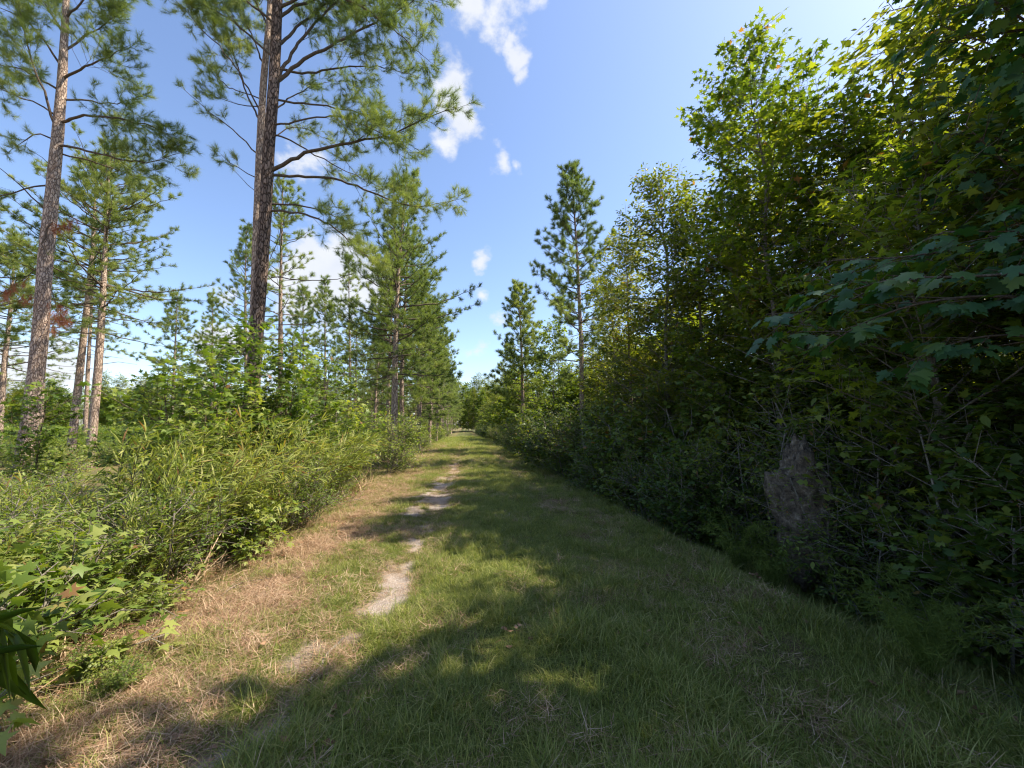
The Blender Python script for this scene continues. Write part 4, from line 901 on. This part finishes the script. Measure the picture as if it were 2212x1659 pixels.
for Lb in LIMBS:
    lp, L = resample([tk[8] + np.array([0, 0, 0.])] + Lb, .12); n = len(lp)
    wood.tube(lp, np.linspace(.022, .004, n), 6)
    for k in range(int(n * .28), n):
        if rngm.rand() < .25: continue
        d = unit(lp[min(k + 1, n - 1)] - lp[k - 1]); sd = unit(np.cross(d, [0, 0, 1])) * (1 if k % 2 else -1)
        dd = unit(d * .7 + sd * rngm.uniform(.4, 1.1) + [0, 0, rngm.normal(0, .3)]); LL = rngm.uniform(.2, .5); e = lp[k] + dd * LL
        wood.tube([lp[k], lp[k] + dd * LL * .5, e], [.005, .004, .002], 4)
        for t in (.25, .5, .75, 1, 1):
            p = lp[k] + dd * LL * t; q = unit(np.cross(dd, [0, 0, 1])) * (1 if rngm.rand() < .5 else -1); a = unit(dd * .5 + q * .7 + rngm.normal(0, .25, 3) + [0, 0, -.55])
            st = p + a * .07 + np.array([0, 0, .0]); wood.sticks(np.array([p]), np.array([st]), .0016, .0012)
            pos.append(st); ax.append(a); nm.append(np.array([-.25, -.25, 1]) + rngm.normal(0, .35, 3))
pos, ax, nm = np.array(pos), np.array(ax), np.array(nm); m = len(pos)
sc = .135 * rngm.uniform(.6, 1.2, m); M = frames(ax, nm) * sc[:, None, None]; tone = np.clip(rngm.normal(.42, .15, m) + .4 * (rngm.rand(m) < .08), 0, 1)
link('branches', wood.mesh('branches', [MAT['twig']]), rt, 'stuff')
big = [make_mesh('leaf', L_MAPLE[0], L_MAPLE[1], None, [MAT['maple']], np.full(len(L_MAPLE[0]), tv)) for tv in (.1, .3, .5, .7, .95)]
pick = rngm.permutation(m)
for q in pick[:300]:
    o = link('leaf', big[int(min(4, tone[q] * 5))], rt); o.matrix_basis = Matrix(np.vstack([np.hstack([M[q], pos[q][:, None]]), [0, 0, 0, 1]]).tolist())
g = Geo(); q = pick[300:]
# upper crown of the maple
k = 2600; cpos = np.clip(rngm.normal(0, 1, (k, 3)), -1.4, 1.4) * [.8, .8, 1.3] + [1.0, 0, 5.4]; cax = unit(rngm.normal(0, 1, (k, 3)) + [0, 0, -.5]); cM = frames(cax, rngm.normal(0, .5, (k, 3)) + [0, 0, 1]) * .13
g.inst(L_MAPLE, np.r_[pos[q], cpos], np.r_[M[q], cM], np.r_[tone[q], rngm.rand(k)])
link('foliage', g.mesh('foliage', [MAT['maple']]), rt, 'stuff')

# ---- feathery weeds by the ditch
def feathery(root, H, seed, n=26):
    rng = np.random.RandomState(seed); V, T, A = [], [], []; wood = Geo()
    for i in range(n):
        a = rng.uniform(0, 6.283); h = H * rng.uniform(.6, 1.1); out = np.array([math.cos(a), math.sin(a), 0]) * h * rng.uniform(.25, .75)
        pts, _ = resample([np.zeros(3), out * .35 + [0, 0, h * .55], out * .8 + [0, 0, h * .85], out * 1.2 + [0, 0, h * .8]], .05)
        wood.tube(pts, np.linspace(.004, .001, len(pts)), 3)
        for p in pts[3:]:
            for q in range(9):
                d = unit(rng.normal(0, 1, 3) + out * .8 + [0, 0, .2]); s_ = unit(np.cross(d, rng.normal(0, 1, 3))) * .0022; k = len(V); L = rng.uniform(.04, .09)
                V += [p - s_, p + s_, p + d * L]; T.append((k, k + 1, k + 2)); A += [float(np.clip(rng.normal(.5, .2), 0, 1))] * 3
    link('stems', wood.mesh('stems', [MAT['fern']]), root, 'stuff')
    link('foliage', make_mesh('foliage', V, T, None, [MAT['fern']], A), root, 'stuff')
F = [(1985, 1225, 3.5, .62, 'bright feathery weed tuft, upper of the two at the dark right ditch'), (2000, 1370, 3.05, .5, 'lower feathery weed tuft near the right edge of the verge'), (1590, 1130, 3.6, .7, 'feathery weed left of the pale root mound'), (1660, 1160, 3.5, .5, 'small feathery weed at the foot of the pale root mound')]
f0 = None
for i, (u, v, X, h, lab) in enumerate(F):
    x, y, z = height_at(u, v, X=X)
    if f0 is None: f0 = thing('feathery_weed', lab, 'weed', on(x, y)); feathery(f0, .6, 5); f0.scale = (h / .5,) * 3
    else: copy_thing(f0, 'feathery_weed', lab, on(x, y), i * 1.7, h / .5)

# ---- upturned clay root mound
def lump(name, label, cat, loc, dims, seed, mat):
    rng = np.random.RandomState(seed); n1, n2 = 46, 34; V = []
    from mathutils import noise as mn
    for i in range(n2 + 1):
        th = math.pi * i / n2
        for j in range(n1):
            ph = 2 * math.pi * j / n1; d = Vector((math.sin(th) * math.cos(ph), math.sin(th) * math.sin(ph), math.cos(th)))
            k = 1 + .1 * abs(mn.noise(d * 6 + Vector((4, 1, 2)))) + .34 * mn.noise(d * 1.7 + Vector((seed, 0, 0))) + .16 * mn.noise(d * 4.2) + .13 * mn.noise(d * 10) + .08 * mn.noise(d * 22)
            V.append((d.x * k * dims[0], d.y * k * dims[1], d.z * k * dims[2]))
    Q = [(i * n1 + j, i * n1 + (j + 1) % n1, (i + 1) * n1 + (j + 1) % n1, (i + 1) * n1 + j) for i in range(n2) for j in range(n1)]
    rt = thing(name, label, cat, loc); link('clay', make_mesh('clay', V, None, Q, [mat], None, True), rt, None)
    return rt
def clay_mat():
    m, n, l = newmat('dry_clay'); t = n.new('ShaderNodeTexCoord'); q = n.new('ShaderNodeTexNoise'); q.inputs['Scale'].default_value = 11; q.inputs['Detail'].default_value = 9; q.inputs['Roughness'].default_value = .7
    l.new(t.outputs['Object'], q.inputs['Vector']); c = n.new('ShaderNodeValToRGB'); l.new(q.outputs[0], c.inputs[0]); e = c.color_ramp.elements
    e[0].position = .35; e[0].color = (.03, .02, .013, 1); e[1].position = .74; e[1].color = (.46, .40, .32, 1); x = e.new(.54); x.color = (.17, .13, .09, 1)
    b = n.new('ShaderNodeBump'); b.inputs['Strength'].default_value = 1; b.inputs['Distance'].default_value = .08; l.new(q.outputs[0], b.inputs['Height'])
    d = n.new('ShaderNodeBsdfPrincipled'); d.inputs['Roughness'].default_value = .95; l.new(c.outputs[0], d.inputs['Base Color']); l.new(b.outputs[0], d.inputs['Normal'])
    o = n.new('ShaderNodeOutputMaterial'); l.new(d.outputs[0], o.inputs[0]); return m
x, y, z = height_at(1730, 1040, X=4.15)
mound = lump('root_mound', 'upturned root mound of pale cracked clay in the right hand thicket', 'root mound', (x + .12, y + .15, z - .38), (.33, .3, .78), 3, clay_mat())
rg = Geo(); rr_ = np.random.RandomState(6)
for i in range(22):
    a = rr_.uniform(2.4, 5.6); p = np.array([math.cos(a) * .36, math.sin(a) * .34, rr_.uniform(-.5, .5)]); pts = [p]
    for k in range(4): pts.append(pts[-1] + np.array([rr_.normal(-.02, .04), rr_.normal(-.02, .04), -rr_.uniform(.03, .12)]))
    rg.tube(pts, np.linspace(.004, .0015, 5), 4)
link('roots', rg.mesh('roots', [MAT['twig']]), mound, 'stuff')

# ---- big drooping blades at the left edge, close to the camera
BP = Vector(on(-2.45, 1.0))
rt = thing('cane_plant', 'large drooping cane leaves entering at the left edge close to the camera', 'cane plant', BP)
rngc = np.random.RandomState(9)
bl = fan(sym([(0, 0, 0), (.018, .12, .012), (.032, .35, .03), (.03, .6, .015), (.016, .85, -.12), (0, 1, -.25)]), (0, .4, .0))
cul = Geo(); stem = poly([(-260, 1500), (-160, 1360), (-60, 1330), (0, 1345)], 1.35, 1.75); stem = [np.array(q) - np.array(BP) for q in stem]
stem = [np.array([0, 0, 0.])] + stem; sp_, _ = resample(stem, .08); cul.tube(sp_, np.linspace(.008, .003, len(sp_)), 6); link('stem', cul.mesh('stem', [MAT['willow']]), rt)
blm = [make_mesh('leaf', bl[0], bl[1], None, [MAT['star']], np.full(len(bl[0]), tv)) for tv in (.15, .35, .55)]
for i in range(30):
    tu, tv = [(85, 1405), (95, 1390), (30, 1490), (100, 1440), (60, 1330), (10, 1450), (45, 1310), (70, 1470), (20, 1300), (40, 1400)][i % 10]
    p = sp_[-1 - int(rngc.randint(0, 7))]; tip = P(tu + rngc.normal(0, 16) - (0 if i < 10 else 40), tv + rngc.normal(0, 22), rngc.uniform(1.55, 1.95)) - np.array(BP)
    L = np.linalg.norm(tip - p)
    Mx = frames((tip - p)[None], np.array([[rngc.normal(0, .4), -.4, 1.]]))[0] * min(.45, max(.16, L))
    o = link('leaf', blm[i % 3], rt); o.matrix_basis = Matrix(np.vstack([np.hstack([Mx, p[:, None]]), [0, 0, 0, 1]]).tolist())

# ---- fallen stick, twigs, stalks and leaves on the ground
def gpt(u, v, h=0.0):
    d = ray(u, v); k = (h - EYE) / d[2]; x, y = d[0] * k, d[1] * k
    for _ in range(4): k = (gz(x, y) + h - EYE) / d[2]; x, y = d[0] * k, d[1] * k
    return np.array([x, y, gz(x, y) + h])
def stick(name, label, cat, px, r0, r1, mat, side=()):
    pts = [gpt(u, v, .02) for u, v in px]; c = pts[0].copy(); rt = thing(name, label, cat, Vector(c)); g = Geo()
    q, _ = resample([p - c for p in pts], .08); q[1:-1] += np.random.RandomState(len(px)).normal(0, .006, (len(q) - 2, 3)); g.tube(q, np.linspace(r0, r1, len(q)), 8)
    link('stem', g.mesh('stem', [mat], True), rt)
    if side:
        g = Geo()
        for (u0, v0, u1, v1) in side: g.tube([gpt(u0, v0, .02) - c, gpt(u1, v1, .05) - c], [r0 * .4, r1 * .4], 5)
        link('side_shoots', g.mesh('side_shoots', [mat], True), rt, 'stuff')
stick('fallen_stick', 'pale bent stick lying where the sand track meets the shaded grass', 'stick', [(668, 1472), (690, 1440), (712, 1405), (742, 1378)], .013, .009, MAT['twig_pale'])
stick('dead_stalk', 'long pale dead stalk lying on straw at the left verge', 'stalk', [(300, 1345), (350, 1310), (400, 1285), (435, 1278)], .006, .004, MAT['straw'])
stick('dead_branch', 'bleached branch with twigs lying under the drooping cane clump', 'branch', [(455, 1300), (500, 1270), (560, 1235), (610, 1212)], .009, .004, MAT['twig_pale'], [(500, 1270, 560, 1262), (520, 1258, 590, 1248), (480, 1284, 530, 1238), (540, 1246, 585, 1205)])
lv = [(1, 408, 1592, .085, 'tan dead leaf lying on mown straw at the lower left'), (2, 455, 1612, .06, 'small curled dead leaf on the dim grass at the bottom left')]
for k, u, v, s_, lab in lv:
    p = gpt(u, v, .03); t = L_OVAL; V = t[0].copy() * [1.6, 1, 1]; V[:, 2] += .25 * V[:, 0] ** 2 * 4 + .1 * V[:, 1] ** 2
    o = link('dead_leaf', make_mesh('dead_leaf', V * s_, t[1], None, [MAT['deadleaf']], np.full(len(V), .8)), None, None, Vector(p)); o.rotation_euler = (.15, .1, k * 2.1)
    o['label'] = lab; o['category'] = 'leaf'
# stray seedlings in the straw
for i, (u, v, s_, lab) in enumerate([(215, 1470, .20, 'tiny seedling in the straw below the nearest star leaved bush'), (330, 1335, .22, 'small star leaved seedling beside the long dead stalk'), (250, 1500, .16, 'smallest seedling near the lower left straw')]):
    p = gpt(u, v); copy_thing(PS['star'], 'seedling', lab, Vector(p), i * 2, s_)['category'] = 'seedling'

# ------------------------------------------------------------------ the wood at the end of the track and round the clearing
fartrees = [bpy.data.objects.new('far_tree', m) for m in (foliage_of(row[2]), foliage_of(row[3]), foliage_of(protoD[0]), foliage_of(protoD[1]))]
fr = np.random.RandomState(21); n = 620
X = fr.uniform(-190, 150, n); Yf = np.where(X < -14, 78 + fr.rand(n) * 45 + .12 * np.abs(X), 116 + fr.rand(n) * 40)
idx = fr.randint(0, 4, n); scl = np.where(idx < 2, fr.uniform(.72, 1.0, n), fr.uniform(1.6, 2.3, n)) * np.where(X < -14, .62, 1.0)
scatter('far_wood', fartrees, np.stack([X, Yf, ground_z(X, Yf) - .2], -1), scl, fr.rand(n) * 6.28, .03, 22, idx)
for i, (u, y, s_) in enumerate([(1040, 112, 1.45), (1022, 114, 1.3), (1012, 118, 1.25)]):
    x = P(u, 921, y)[0]; copy_thing(protoD[i % 2], 'broadleaf_tree', ['round dark tree closing the far end of the track', 'rounded tree left of the one closing the track', 'farthest rounded tree at the vanishing point of the track'][i], on(x, y), i * 2.0, (1.2, 1.2, s_))
# low brush of the clearing towards the horizon
n = 900; Yc = 24 + 70 * fr.rand(n) ** 1.1; U = fr.uniform(-200, 860, n); Xc = np.array([P(u, 921, y)[0] for u, y in zip(U, Yc)]); q = Xc < -5.0
Xc, Yc = Xc[q], Yc[q]
bs = [bpy.data.objects.new('brush_foliage', foliage_of(PS['brush'])), bpy.data.objects.new('brush_foliage', foliage_of(PS['oval']))]
scatter('far_brush', bs, np.stack([Xc, Yc, ground_z(Xc, Yc)], -1), fr.uniform(.6, 1.15, len(Xc)), fr.rand(len(Xc)) * 6.28, .05, 23)
print('tris', sum(len(m.loops) - 2 * len(m.polygons) for m in bpy.data.meshes))
